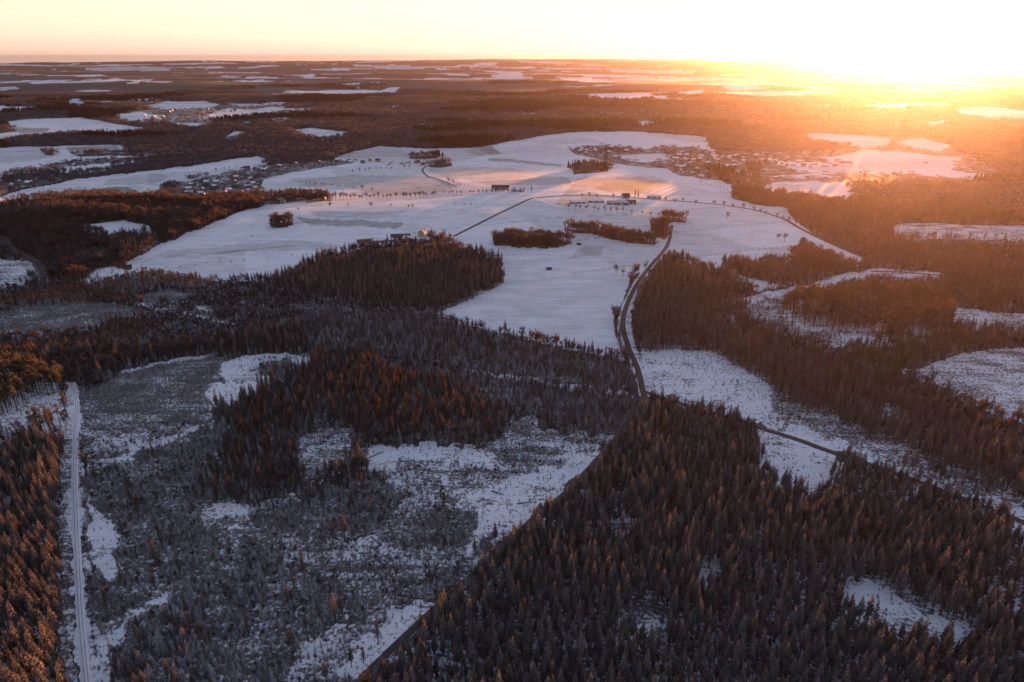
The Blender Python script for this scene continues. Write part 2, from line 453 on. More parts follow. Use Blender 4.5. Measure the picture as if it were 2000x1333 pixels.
# ------------------------------------------------------------------ materials
def newmat(name):
    m = bpy.data.materials.new(name)
    m.use_nodes = True
    m.node_tree.nodes.clear()
    return m, m.node_tree.nodes, m.node_tree.links

def out(n, l, sock):
    o = n.new('ShaderNodeOutputMaterial')
    l.new(sock, o.inputs['Surface'])

def math_node(n, l, op, a, b=None, clamp=False):
    k = n.new('ShaderNodeMath')
    k.operation = op
    k.use_clamp = clamp
    for i, s in enumerate((a, b)):
        if s is None:
            continue
        if isinstance(s, (int, float)):
            k.inputs[i].default_value = s
        else:
            l.new(s, k.inputs[i])
    return k.outputs[0]

def mixc(n, l, f, a, b):
    k = n.new('ShaderNodeMix')
    k.data_type = 'RGBA'
    for s, i in ((f, 0), (a, 6), (b, 7)):
        if isinstance(s, (int, float)):
            k.inputs[i].default_value = s
        elif isinstance(s, tuple):
            k.inputs[i].default_value = (*s, 1) if len(s) == 3 else s
        else:
            l.new(s, k.inputs[i])
    return k.outputs[2]

def noise(n, l, vec, scale, detail=3, rough=0.55):
    k = n.new('ShaderNodeTexNoise')
    k.inputs['Scale'].default_value = scale
    k.inputs['Detail'].default_value = detail
    k.inputs['Roughness'].default_value = rough
    if vec is not None:
        l.new(vec, k.inputs['Vector'])
    return k.outputs['Fac']

SNOW = (0.80, 0.80, 0.84)

def ground_material():
    m, n, l = newmat('snow_and_soil')
    geo = n.new('ShaderNodeNewGeometry')
    pos = geo.outputs['Position']
    au = n.new('ShaderNodeAttribute'); au.attribute_name = 'under'
    ac = n.new('ShaderNodeAttribute'); ac.attribute_name = 'snowcover'
    mp = n.new('ShaderNodeMapping')
    mp.inputs['Scale'].default_value = (0.10, 1.0, 1.0)
    mp.inputs['Rotation'].default_value = (0, 0, R(20))
    l.new(pos, mp.inputs['Vector'])
    n1 = noise(n, l, pos, 0.045, 4, 0.6)        # 20 m patches
    n2 = noise(n, l, pos, 0.55, 4, 0.7)        # tufts
    n3 = noise(n, l, mp.outputs[0], 0.16, 5, 0.7)   # streaks from work and wind
    a = math_node(n, l, 'MULTIPLY', n1, 0.28)
    b = math_node(n, l, 'MULTIPLY', n2, 0.46)
    c = math_node(n, l, 'MULTIPLY', n3, 0.26)
    s = math_node(n, l, 'ADD', math_node(n, l, 'ADD', a, b), c)
    # noise stays near 0.5: stretch to 0..1
    s = math_node(n, l, 'MULTIPLY_ADD', s, 3.2); n_last = s.node; n_last.inputs[2].default_value = -1.1
    d = math_node(n, l, 'SUBTRACT', ac.outputs['Fac'], s)
    f = math_node(n, l, 'MULTIPLY_ADD', d, 4.0, True); f.node.inputs[2].default_value = 0.5
    # thin snow everywhere lets some of the ground through
    lo = math_node(n, l, 'MULTIPLY', ac.outputs['Fac'], 0.18)
    f = math_node(n, l, 'MAXIMUM', f, lo)
    acap = n.new('ShaderNodeAttribute'); acap.attribute_name = 'snowcap'
    strk = math_node(n, l, 'MULTIPLY_ADD', n3, 0.9); strk.node.inputs[2].default_value = -0.45
    cap = math_node(n, l, 'ADD', acap.outputs['Fac'], strk)
    n5 = math_node(n, l, 'MULTIPLY_ADD', n1, 0.55); n5.node.inputs[2].default_value = -0.275
    cap = math_node(n, l, 'ADD', cap, n5)
    cap = math_node(n, l, 'MINIMUM', cap, 0.97)
    f = math_node(n, l, 'MINIMUM', f, cap)
    n4 = noise(n, l, pos, 0.012, 3, 0.5)
    und = mixc(n, l, n4, au.outputs['Color'], mixc(n, l, 0.35, au.outputs['Color'], (0.09, 0.07, 0.06)))
    colr = mixc(n, l, f, und, SNOW)
    bs = n.new('ShaderNodeBsdfPrincipled')
    l.new(colr, bs.inputs['Base Color'])
    bs.inputs['Roughness'].default_value = 0.85
    bs.inputs['Specular IOR Level'].default_value = 0.12
    bp = n.new('ShaderNodeBump')
    bp.inputs['Strength'].default_value = 0.35
    bp.inputs['Distance'].default_value = 0.5
    l.new(math_node(n, l, 'ADD', n2, n3), bp.inputs['Height'])
    l.new(bp.outputs[0], bs.inputs['Normal'])
    out(n, l, bs.outputs[0])
    return m

def tree_material(name, cols, snow_amt, trans=0.3):
    """needles or twigs: a colour that varies from tree to tree, snow lying on what faces up"""
    m, n, l = newmat(name)
    geo = n.new('ShaderNodeNewGeometry')
    oi = n.new('ShaderNodeObjectInfo')
    tc = n.new('ShaderNodeTexCoord')
    ramp = n.new('ShaderNodeValToRGB')
    e = ramp.color_ramp.elements
    e[0].color = (*cols[0], 1); e[0].position = 0
    e[1].color = (*cols[-1], 1); e[1].position = 1
    for i, c in enumerate(cols[1:-1]):
        k = e.new((i + 1) / (len(cols) - 1)); k.color = (*c, 1)
    l.new(oi.outputs['Random'], ramp.inputs[0])
    nz = noise(n, l, tc.outputs['Object'], 1.1, 2)
    base = mixc(n, l, nz, ramp.outputs[0], mixc(n, l, 0.5, ramp.outputs[0], tuple(0.6 * x for x in cols[0])))
    sx = n.new('ShaderNodeSeparateXYZ')
    l.new(geo.outputs['True Normal'], sx.inputs[0])
    up = math_node(n, l, 'ABSOLUTE', sx.outputs[2])
    t = math_node(n, l, 'ADD', math_node(n, l, 'MULTIPLY', up, 0.9), math_node(n, l, 'MULTIPLY', noise(n, l, tc.outputs['Object'], 0.7, 3), 0.9))
    t = math_node(n, l, 'SUBTRACT', t, 0.75)
    t = math_node(n, l, 'MULTIPLY', t, 1.6, True)
    rv = math_node(n, l, 'MULTIPLY_ADD', oi.outputs['Random'], 0.7); rv.node.inputs[2].default_value = 0.65
    f = math_node(n, l, 'MULTIPLY', math_node(n, l, 'MULTIPLY', t, snow_amt), rv, True)
    colr = mixc(n, l, f, base, (0.74, 0.74, 0.78))
    df = n.new('ShaderNodeBsdfDiffuse')
    l.new(colr, df.inputs['Color'])
    tr = n.new('ShaderNodeBsdfTranslucent')
    l.new(colr, tr.inputs['Color'])
    mx = n.new('ShaderNodeMixShader')
    mx.inputs[0].default_value = trans
    l.new(df.outputs[0], mx.inputs[1]); l.new(tr.outputs[0], mx.inputs[2])
    out(n, l, mx.outputs[0])
    return m

def plain(name, col, rough=0.8, var=0.25, scale=0.6, spec=0.2):
    m, n, l = newmat(name)
    tc = n.new('ShaderNodeTexCoord')
    nz = noise(n, l, tc.outputs['Object'], scale, 4)
    c = mixc(n, l, nz, tuple(x * (1 - var) for x in col), tuple(min(1, x * (1 + var)) for x in col))
    bs = n.new('ShaderNodeBsdfPrincipled')
    l.new(c, bs.inputs['Base Color'])
    bs.inputs['Roughness'].default_value = rough
    bs.inputs['Specular IOR Level'].default_value = spec
    out(n, l, bs.outputs[0])
    return m

M_GROUND = ground_material()
M_SPRUCE = tree_material('spruce_needles', [(0.038, 0.030, 0.021), (0.068, 0.044, 0.027), (0.125, 0.066, 0.033)], 0.24, 0.5)
M_YOUNG = tree_material('young_spruce_needles', [(0.030, 0.030, 0.024), (0.046, 0.038, 0.032), (0.070, 0.042, 0.030)], 0.58, 0.25)
M_LARCH = tree_material('larch_twigs', [(0.060, 0.036, 0.022), (0.095, 0.048, 0.025), (0.050, 0.033, 0.023)], 0.16, 0.35)
M_BARE = tree_material('bare_twigs', [(0.062, 0.044, 0.040), (0.082, 0.054, 0.044), (0.054, 0.043, 0.043)], 0.18, 0.30)
M_PINE = tree_material('pine_needles', [(0.034, 0.034, 0.018), (0.055, 0.044, 0.022), (0.080, 0.052, 0.026)], 0.20, 0.35)
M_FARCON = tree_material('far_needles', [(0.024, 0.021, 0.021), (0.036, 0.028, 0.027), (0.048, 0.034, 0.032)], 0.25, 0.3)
M_FARBARE = tree_material('far_twigs', [(0.050, 0.050, 0.068), (0.066, 0.062, 0.080), (0.044, 0.044, 0.058)], 0.42, 0.3)  # mauve tint and heavier snow put purple distance haze into the twig colour
M_BARK = plain('bark', (0.050, 0.036, 0.028), 0.9, 0.35, 2.0)

# ------------------------------------------------------------------ helpers for objects
def tag(o, label, cat=None, group=None, kind=None):
    o['label'] = label
    if cat: o['category'] = cat
    if group: o['group'] = group
    if kind: o['kind'] = kind
    return o

class MB:
    def __init__(self):
        self.v, self.f, self.m = [], [], []
    def quad(self, *pts, mat=0):
        k = len(self.v)
        self.v += [tuple(p) for p in pts]
        self.f.append(tuple(range(k, k + len(pts))))
        self.m.append(mat)
    def box(self, x0, x1, y0, y1, z0, z1, mat=0):
        k = len(self.v)
        self.v += [(x0,y0,z0),(x1,y0,z0),(x1,y1,z0),(x0,y1,z0),(x0,y0,z1),(x1,y0,z1),(x1,y1,z1),(x0,y1,z1)]
        for f in ((3,2,1,0),(4,5,6,7),(0,1,5,4),(1,2,6,5),(2,3,7,6),(3,0,4,7)):
            self.f.append(tuple(k + i for i in f)); self.m.append(mat)
    def tube(self, a, b, ra, rb, n=5, mat=0):
        a, b = np.array(a, float), np.array(b, float)
        d = b - a
        d /= max(np.linalg.norm(d), 1e-6)
        s = np.cross(d, (0, 0, 1) if abs(d[2]) < 0.9 else (1, 0, 0)); s /= np.linalg.norm(s)
        t = np.cross(d, s)
        k = len(self.v)
        for c, r in ((a, ra), (b, rb)):
            for i in range(n):
                an = 2 * math.pi * i / n
                self.v.append(tuple(c + r * (math.cos(an) * s + math.sin(an) * t)))
        for i in range(n):
            j = (i + 1) % n
            self.f.append((k + i, k + j, k + n + j, k + n + i)); self.m.append(mat)
        self.f.append(tuple(k + n + i for i in range(n))); self.m.append(mat)
    def mesh(self, name, *mats):
        me = bpy.data.meshes.new(name)
        me.from_pydata(self.v, [], self.f)
        for mt in mats:
            me.materials.append(mt)
        if len(mats) > 1:
            me.polygons.foreach_set('material_index', self.m)
        me.update()
        return me
    def build(self, name, mats, parent=None):
        me = self.mesh(name, *(mats if isinstance(mats, (list, tuple)) else [mats]))
        o = bpy.data.objects.new(name, me)
        COL.objects.link(o)
        if parent: o.parent = parent
        return o

def grid_mesh(name, X, Y, Z, mat, closed=False):
    nr, nc = X.shape
    me = bpy.data.meshes.new(name)
    co = np.stack([X, Y, Z], -1).reshape(-1, 3).astype(np.float32)
    i = np.arange(nr * nc).reshape(nr, nc)
    a = i[:-1, :-1].ravel(); b = i[:-1, 1:].ravel(); c = i[1:, 1:].ravel(); d = i[1:, :-1].ravel()
    F = np.stack([a, b, c, d], -1).astype(np.int32)
    me.vertices.add(len(co)); me.vertices.foreach_set('co', co.ravel())
    me.loops.add(F.size); me.loops.foreach_set('vertex_index', F.ravel())
    me.polygons.add(len(F))
    me.polygons.foreach_set('loop_start', np.arange(0, F.size, 4, dtype=np.int32))
    me.polygons.foreach_set('loop_total', np.full(len(F), 4, np.int32))
    me.polygons.foreach_set('use_smooth', np.ones(len(F), bool))
    me.materials.append(mat)
    me.update()
    me.validate()
    o = bpy.data.objects.new(name, me)
    COL.objects.link(o)
    return o

# ------------------------------------------------------------------ ground: one sheet out to the horizon
def build_ground():
    az = np.concatenate([np.linspace(-180, -52, 40), np.linspace(-51.6, 51.6, 1350), np.linspace(52, 180, 40)])
    # rows finer far off
    dep = np.arctan((np.linspace(3, 1400, 900)) / FPX * 0 + 1) * 0
    vrow = np.concatenate([np.linspace(112, 420, 330), np.linspace(420.9, 1360, 420)])
    dd = PITCH + np.arctan((vrow - 666.5) / FPX)
    dd = np.maximum(dd, 0.006)
    rr = CAM_Z / np.tan(dd)
    rr = rr[rr < 21000]
    rr = np.unique(np.concatenate([[0.5, 20, 50, 80, 110, 140, 165], rr, np.geomspace(15000, 21000, 14)]))
    rr = rr[np.concatenate([[True], np.diff(rr) > 0.05])]
    A, RR = np.meshgrid(np.radians(az), rr)
    X, Y = RR * np.sin(A), RR * np.cos(A)
    Z = height(X.ravel(), Y.ravel()).reshape(X.shape)
    o = grid_mesh('ground', X, Y, Z, M_GROUND)
    x, y, z = X.ravel(), Y.ravel(), Z.ravel()
    u, v = project(x, y, z)
    u, v = wobble(x, y, u, v)
    c = classify(u, v)
    und = np.array([CL[n][0] for n in CN])[c]
    cov = np.array([CL[n][1] for n in CN])[c]
    # far woods: blocks of different kinds of trees, tiny clearings
    far = (c == CI['farwood'])
    t = fbm(x / 900, y / 500, 61, 4)
    und = und * np.where(far, 0.35 + 1.3 * t, 0.8 + 0.4 * t)[:, None]
    t3 = sstep(0.50, 0.75, fbm(x / 260, y / 300, 65, 4))
    cov = np.where(far, cov + 0.70 * far_patch(x, y) + 0.16 * t3, cov)
    # parcels within the fields
    fld = np.isin(c, list(FIELDSET))
    ang = 0.35
    px, py = x * math.cos(ang) + y * math.sin(ang), -x * math.sin(ang) + y * math.cos(ang)
    par = _hash(np.floor(px / 190 + 0.25 * vn(px / 150, py / 150, 71)), np.floor(py / 110 + 0.2 * vn(px / 130, py / 90, 72)), 73)
    bx_ = np.abs(((px / 190 + 0.25 * vn(px / 150, py / 150, 71)) % 1) - 0.5); by_ = np.abs(((py / 110 + 0.2 * vn(px / 130, py / 90, 72)) % 1) - 0.5)
    edge = sstep(0.480, 0.494, by_) * (vn(px / 90, py / 90, 75) > 0.42)
    cov = np.where(fld, cov - 0.12 * sstep(0.45, 1.0, par) - 0.25 * edge * sstep(500, 800, np.hypot(x, y)), cov)
    # canopies stand above the ground far off where trees are no longer built one by one
    me = o.data
    at = me.attributes.new('under', 'FLOAT_COLOR', 'POINT')
    at.data.foreach_set('color', np.concatenate([und, np.ones((len(und), 1))], 1).astype(np.float32).ravel())
    capv = np.full(len(c), 0.97)
    for nme, val in (('snow', 0.90), ('thin', 0.66), ('grass', 0.42), ('plough', 0.60)):
        capv[c == CI[nme]] = val
    capv = np.where(fld, capv - 0.20 * sstep(0.40, 1.0, par) - 0.3 * edge * sstep(500, 800, np.hypot(x, y)), capv)
    at = me.attributes.new('snowcap', 'FLOAT', 'POINT')
    at.data.foreach_set('value', capv.astype(np.float32))
    at = me.attributes.new('snowcover', 'FLOAT', 'POINT')
    at.data.foreach_set('value', np.clip(cov, 0, 1).astype(np.float32))
    tag(o, 'snow-covered ground of fields, clearings and forest floor reaching the horizon', 'ground', kind='structure')
    return o
build_ground()

# ------------------------------------------------------------------ roads and tracks
def resample(pts, step):
    pts = np.array(pts, float)
    # smooth (Catmull-Rom) then even steps
    Q = []
    n = len(pts)
    for i in range(n - 1):
        p0, p1, p2, p3 = pts[max(i - 1, 0)], pts[i], pts[i + 1], pts[min(i + 2, n - 1)]
        for t in np.linspace(0, 1, 24, endpoint=False):
            Q.append(0.5 * ((2 * p1) + (-p0 + p2) * t + (2 * p0 - 5 * p1 + 4 * p2 - p3) * t * t + (-p0 + 3 * p1 - 3 * p2 + p3) * t ** 3))
    Q.append(pts[-1])
    Q = np.array(Q)
    s = np.concatenate([[0], np.cumsum(np.hypot(*np.diff(Q, axis=0).T))])
    m = max(int(s[-1] / step), 2)
    t = np.linspace(0, s[-1], m)
    return np.stack([np.interp(t, s, Q[:, 0]), np.interp(t, s, Q[:, 1])], -1)

ROADS = []
def ribbon(name, pix, width, mat, label, cat='road', lift=0.25, step=4.0, profile=None):
    pts = [ground_at(u, v) for u, v in pix]
    C = resample(pts, step)
    d = np.gradient(C, axis=0)
    d /= np.maximum(np.linalg.norm(d, axis=1, keepdims=True), 1e-6)
    nrm = np.stack([-d[:, 1], d[:, 0]], -1)
    offs = np.array(profile if profile is not None else [-0.5, -0.25, 0, 0.25, 0.5]) * width
    X = C[:, 0:1] + nrm[:, 0:1] * offs[None]
    Y = C[:, 1:2] + nrm[:, 1:2] * offs[None]
    Z = height(X.ravel(), Y.ravel()).reshape(X.shape) + lift
    Z[:, 0] -= lift + 0.1
    Z[:, -1] -= lift + 0.1
    o = grid_mesh(name, X, Y, Z, mat)
    uv = o.data.attributes.new('across', 'FLOAT', 'POINT')
    uv.data.foreach_set('value', np.tile(offs / width + 0.5, len(C)).astype(np.float32))
    tag(o, label, cat, kind='structure')
    ROADS.append((C, width))
    return o

def road_material(name, tracks, base, snow):
    """dark wet asphalt or a snowed-in track with wheel ruts"""
    m, n, l = newmat(name)
    geo = n.new('ShaderNodeNewGeometry')
    ac = n.new('ShaderNodeAttribute'); ac.attribute_name = 'across'
    nz = noise(n, l, geo.outputs['Position'], 0.25, 4)
    if tracks:
        # two wheel ruts, broken up where snow has drifted in
        e = math_node(n, l, 'ABSOLUTE', math_node(n, l, 'SUBTRACT', ac.outputs['Fac'], 0.5))
        d = math_node(n, l, 'ABSOLUTE', math_node(n, l, 'SUBTRACT', e, 0.15))
        f = math_node(n, l, 'MULTIPLY', d, 16.0)
        nb = noise(n, l, geo.outputs['Position'], 0.06, 3)
        f = math_node(n, l, 'ADD', f, math_node(n, l, 'MULTIPLY', nz, 0.9))
        f = math_node(n, l, 'ADD', f, math_node(n, l, 'MULTIPLY', nb, 0.7))
        f = math_node(n, l, 'SUBTRACT', f, 0.85, True)
    else:
        e = math_node(n, l, 'ABSOLUTE', math_node(n, l, 'SUBTRACT', ac.outputs['Fac'], 0.5))
        f = math_node(n, l, 'ADD', math_node(n, l, 'MULTIPLY', e, 2.0), math_node(n, l, 'MULTIPLY', nz, 0.5))
        f = math_node(n, l, 'SUBTRACT', f, 1.02)
        f = math_node(n, l, 'MULTIPLY', f, 6.0, True)
    c = mixc(n, l, f, base, snow)
    bs = n.new('ShaderNodeBsdfPrincipled')
    l.new(c, bs.inputs['Base Color'])
    bs.inputs['Roughness'].default_value = 0.7
    bs.inputs['Specular IOR Level'].default_value = 0.25
    out(n, l, bs.outputs[0])
    return m
M_ROAD = road_material('asphalt', 0, (0.050, 0.042, 0.040), SNOW)
M_TRACK = road_material('rutted_snow', 3.0, (0.20, 0.18, 0.18), (0.72, 0.72, 0.76))
M_PATH = road_material('snowy_path', 2.0, (0.36, 0.34, 0.34), SNOW)

ribbon('road', [(1312,440),(1308,465),(1298,488),(1262,530),(1236,570),(1220,610),(1217,640),(1228,680),(1245,720),(1256,765),(1262,785)], 5.5, M_ROAD, 'dark lane beside the spruce stand, running from copse down to junction')
ribbon('road', [(1262,785),(1238,805),(1200,860),(1112,956),(1030,1025),(962,1090),(860,1180),(745,1288),(690,1345),(600,1430)], 4.6, M_ROAD, 'dark straight road along the left edge of the big spruce forest')
ribbon('road', [(1256,765),(1340,792),(1420,816),(1490,838),(1560,860),(1620,882),(1720,915),(1830,955),(1950,1002),(2050,1040),(2250,1110)], 6.0, M_ROAD, 'dark road along snowy verge between two spruce stands')
ribbon('track', [(137,750),(146,768),(149,785),(150,805),(148,850),(146,900),(146,960),(150,1050),(153,1120),(157,1200),(164,1280),(170,1340),(180,1430)], 3.8, M_TRACK, 'straight forest track with rutted snow at the left', 'track')
ribbon('road', [(-40,455),(5,468),(15,482),(40,500),(70,515),(82,535),(84,552)], 7.0, M_ROAD, 'curving road below the brown wooded hill')
ribbon('road', [(886,462),(930,440),(980,415),(1030,391),(1042,387)], 6.0, M_ROAD, 'straight lane across the fields up to the farm')
ribbon('road', [(1042,387),(1090,383),(1150,381),(1210,384),(1280,390),(1360,396),(1420,402),(1480,412),(1530,428),(1560,445),(1610,470),(1660,492),(1700,508)], 7.0, M_ROAD, 'tree-lined road along the far side of the fields')
ribbon('road', [(893,365),(860,352),(835,344),(825,333),(832,326),(850,318)], 5.0, M_ROAD, 'narrow winding lane between far fields')
ribbon('road', [(1700,530),(1760,532),(1850,540),(1900,548)], 5.0, M_ROAD, 'short road through the bright clearing on the right')
ribbon('path', [(1065,580),(1110,612),(1150,642),(1205,692)], 2.2, M_PATH, 'faint wheel track across the snowy meadow', 'path')
ribbon('path', [(1042,387),(1070,397),(1100,405)], 4.0, M_PATH, 'short farm track branching from lane', 'path')

def near_road(x, y, margin):
    bad = np.zeros(len(x), bool)
    for C, wd in ROADS:
        d0 = wd / 2 + margin
        lo, hi = C.min(0) - d0, C.max(0) + d0
        idx = np.nonzero((x > lo[0]) & (x < hi[0]) & (y > lo[1]) & (y < hi[1]) & ~bad)[0]
        for k in range(0, len(idx), 4000):
            ii = idx[k:k + 4000]
            d = np.hypot(x[ii, None] - C[None, :, 0], y[ii, None] - C[None, :, 1]).min(1)
            bad[ii[d < d0]] = True
    return bad

# ------------------------------------------------------------------ trees
def blade(b, base, az, L, w_, rise, droop):
    """a drooping spruce branch with its hanging side twigs: a narrow roof of four faces"""
    cx, sx_ = math.cos(az), math.sin(az)
    def pt(r, s, z): return (base[0] + r * cx - s * sx_, base[1] + r * sx_ + s * cx, base[2] + z)
    p0 = pt(0.02 * L, 0, 0)
    mc = pt(0.50 * L, 0, rise * L)
    ml = pt(0.58 * L, w_, rise * L - 0.18 * L)
    mr = pt(0.58 * L, -w_, rise * L - 0.18 * L)
    tp = pt(L, 0, -droop * L)
    b.quad(p0, ml, mc); b.quad(p0, mc, mr)
    b.quad(ml, tp, mc); b.quad(mc, tp, mr)

def spruce_parts(rg, h, rad, crown0, levels, per, mat, name):
    t = MB()
    t.tube((0, 0, -0.8), (0, 0, 0.55 * h), 0.018 * h, 0.011 * h, 6)
    t.tube((0, 0, 0.55 * h), (0, 0, 0.97 * h), 0.011 * h, 0.002 * h, 5)
    c = MB()
    for i in range(levels):
        f = i / (levels - 1)
        z = h * (crown0 + (0.985 - crown0) * f ** 0.92)
        L0 = rad * ((1 - f) ** 0.8) * (1.0 if f > 0.18 else 0.62 + 2.1 * f) + 0.22
        k = max(4, int(per * (0.55 + 0.45 * (1 - f))))
        a0 = rg.uniform(0, 6.28)
        for j in range(k):
            L = L0 * rg.uniform(0.62, 1.22)
            az = a0 + 6.283 * j / k + rg.uniform(-0.3, 0.3)
            zz = z + rg.uniform(-0.35, 0.35) * h / levels
            blade(c, (0, 0, zz), az, L, L * rg.uniform(0.20, 0.30), rg.uniform(-0.02, 0.12), rg.uniform(0.12, 0.42))
            if L > 0.9:
                for sgn in (-1, 1):
                    blade(c, (0.30 * L * math.cos(az), 0.30 * L * math.sin(az), zz - 0.02 * L), az + sgn * rg.uniform(0.4, 0.75), L * rg.uniform(0.42, 0.6), L * 0.13, 0.02, rg.uniform(0.25, 0.5))
    c.tube((0, 0, 0.93 * h), (0, 0, 1.0 * h), 0.05, 0.01, 4)
    return t.mesh(name + '_trunk', M_BARK), c.mesh(name + '_crown', mat)

def spike(c, a, d, L, w_):
    """a thin twig: one long triangle"""
    a = np.array(a); d = np.array(d, float); d /= np.linalg.norm(d)
    s = np.cross(d, (random.uniform(-1, 1), random.uniform(-1, 1), random.uniform(-1, 1)))
    s = s / max(np.linalg.norm(s), 1e-6) * w_
    c.quad(a - s, a + s, a + d * L)

def larch_parts(rg, h, rad, name):
    t = MB()
    t.tube((0, 0, -0.8), (0, 0, 0.5 * h), 0.017 * h, 0.010 * h, 6)
    t.tube((0, 0, 0.5 * h), (0, 0, h), 0.010 * h, 0.001 * h, 5)
    c = MB()
    for i in range(26):
        f = i / 25
        z = h * (0.24 + 0.75 * f)
        L0 = rad * (1 - f) ** 0.75 + 0.3
        for j in range(7):
            az = rg.uniform(0, 6.28)
            L = L0 * rg.uniform(0.6, 1.2)
            d = np.array([math.cos(az), math.sin(az), rg.uniform(-0.25, 0.2)])
            spike(c, (0, 0, z), d, L, 0.05)
            for q in range(5):
                p = np.array([0, 0, z]) + d * L * rg.uniform(0.25, 0.95)
                spike(c, p, (rg.uniform(-1, 1), rg.uniform(-1, 1), rg.uniform(-0.9, 0.25)), rg.uniform(0.45, 0.95) * (0.4 + 0.6 * L0 / rad), 0.13)
    return t.mesh(name + '_trunk', M_BARK), c.mesh(name + '_crown', M_LARCH)

def bare_parts(rg, h, spread, name, mat, tw=0.14, ntw=12):
    t = MB(); c = MB()
    k0 = h * 0.32
    t.tube((0, 0, -0.8), (0, 0, k0), 0.020 * h, 0.015 * h, 6)
    top = np.array([0, 0, k0])
    for i in range(6):
        az = i * 1.047 + rg.uniform(-0.4, 0.4)
        lean = rg.uniform(0.15, 0.9) if i else 0.05
        d = np.array([math.cos(az) * lean, math.sin(az) * lean, 1.0]); d /= np.linalg.norm(d)
        L = h * rg.uniform(0.32, 0.46) * (1.15 - 0.25 * lean)
        e = top + d * L * np.array([spread, spread, 1])
        t.tube(top - (0, 0, h * rg.uniform(0, 0.08)), e, 0.008 * h, 0.003 * h, 4)
        for j in range(7):
            s = top + (e - top) * rg.uniform(0.25, 1.0)
            d2 = d + np.array([rg.uniform(-1, 1), rg.uniform(-1, 1), rg.uniform(-0.15, 0.8)]) * 0.9
            d2 /= np.linalg.norm(d2)
            L2 = h * rg.uniform(0.14, 0.25)
            spike(c, s, d2, L2, 0.10)
            for q in range(ntw):
                p = s + d2 * L2 * rg.uniform(0.2, 1.0)
                spike(c, p, d2 * 0.6 + np.array([rg.uniform(-1, 1), rg.uniform(-1, 1), rg.uniform(-0.5, 0.9)]), h * rg.uniform(0.05, 0.11), tw)
    return t.mesh(name + '_trunk', M_BARK), c.mesh(name + '_crown', mat)

def pine_parts(rg, h, name):
    t = MB(); c = MB()
    bx, by = rg.uniform(-0.5, 0.5), rg.uniform(-0.5, 0.5)
    t.tube((0, 0, -0.8), (bx, by, 0.6 * h), 0.017 * h, 0.011 * h, 6)
    t.tube((bx, by, 0.6 * h), (bx * 1.3, by * 1.3, 0.95 * h), 0.011 * h, 0.003 * h, 5)
    for i in range(15):
        f = rg.uniform(0, 1)
        z = h * (0.52 + 0.45 * f)
        az = rg.uniform(0, 6.28)
        r = h * 0.155 * (1 - 0.65 * f) * rg.uniform(0.3, 1.1)
        ctr = np.array([bx + r * math.cos(az), by + r * math.sin(az), z])
        t.tube((bx, by, z - 0.05 * h), ctr, 0.004 * h, 0.002 * h, 4)
        s = h * rg.uniform(0.05, 0.085)
        for q in range(34):
            d = np.array([rg.gauss(0, 1), rg.gauss(0, 1), rg.gauss(0, 0.6)])
            d /= np.linalg.norm(d)
            spike(c, ctr + d * s * rg.uniform(0.1, 0.8) * np.array([1, 1, 0.6]), d + np.array([0, 0, 0.3]), s * rg.uniform(0.4, 0.8), 0.16)
    return t.mesh(name + '_trunk', M_BARK), c.mesh(name + '_crown', M_PINE)

rg = random.Random(11)
KIND = {}
KIND['spruce_tree'] = [spruce_parts(rg, 22, rg.uniform(2.5, 3.3), rg.uniform(0.26, 0.46), 17, 8, M_SPRUCE, 'spruce') for _ in range(7)]
KIND['larch_tree'] = [larch_parts(rg, 17, rg.uniform(2.0, 2.8), 'larch') for _ in range(4)]
KIND['bare_tree'] = [bare_parts(rg, 15, rg.uniform(0.9, 1.3), 'broadleaf', M_BARE) for _ in range(5)]
KIND['pine_tree'] = [pine_parts(rg, 18, 'pine') for _ in range(4)]
KIND['young_spruce'] = [spruce_parts(rg, 7, rg.uniform(1.0, 1.45), 0.06, 10, 6, M_YOUNG, 'young_spruce') for _ in range(5)]
KIND['shrub'] = [bare_parts(rg, 4, 1.5, 'shrub', M_BARE, 0.05, 6) for _ in range(4)]
REFH = {'spruce_tree': 22, 'larch_tree': 17, 'bare_tree': 15, 'pine_tree': 18, 'young_spruce': 7, 'shrub': 4}

def merged(name, pair):
    """trunk and crown in one mesh, for the mass of trees"""
    vs_, fs, mi = [], [], []
    for k, me in enumerate(pair):
        n0 = len(vs_)
        vs_ += [tuple(v.co) for v in me.vertices]
        for p in me.polygons:
            fs.append(tuple(n0 + i for i in p.vertices)); mi.append(k)
    me = bpy.data.meshes.new(name)
    me.from_pydata(vs_, [], fs)
    for q in pair:
        me.materials.append(q.materials[0])
    me.polygons.foreach_set('material_index', mi)
    me.update()
    return me

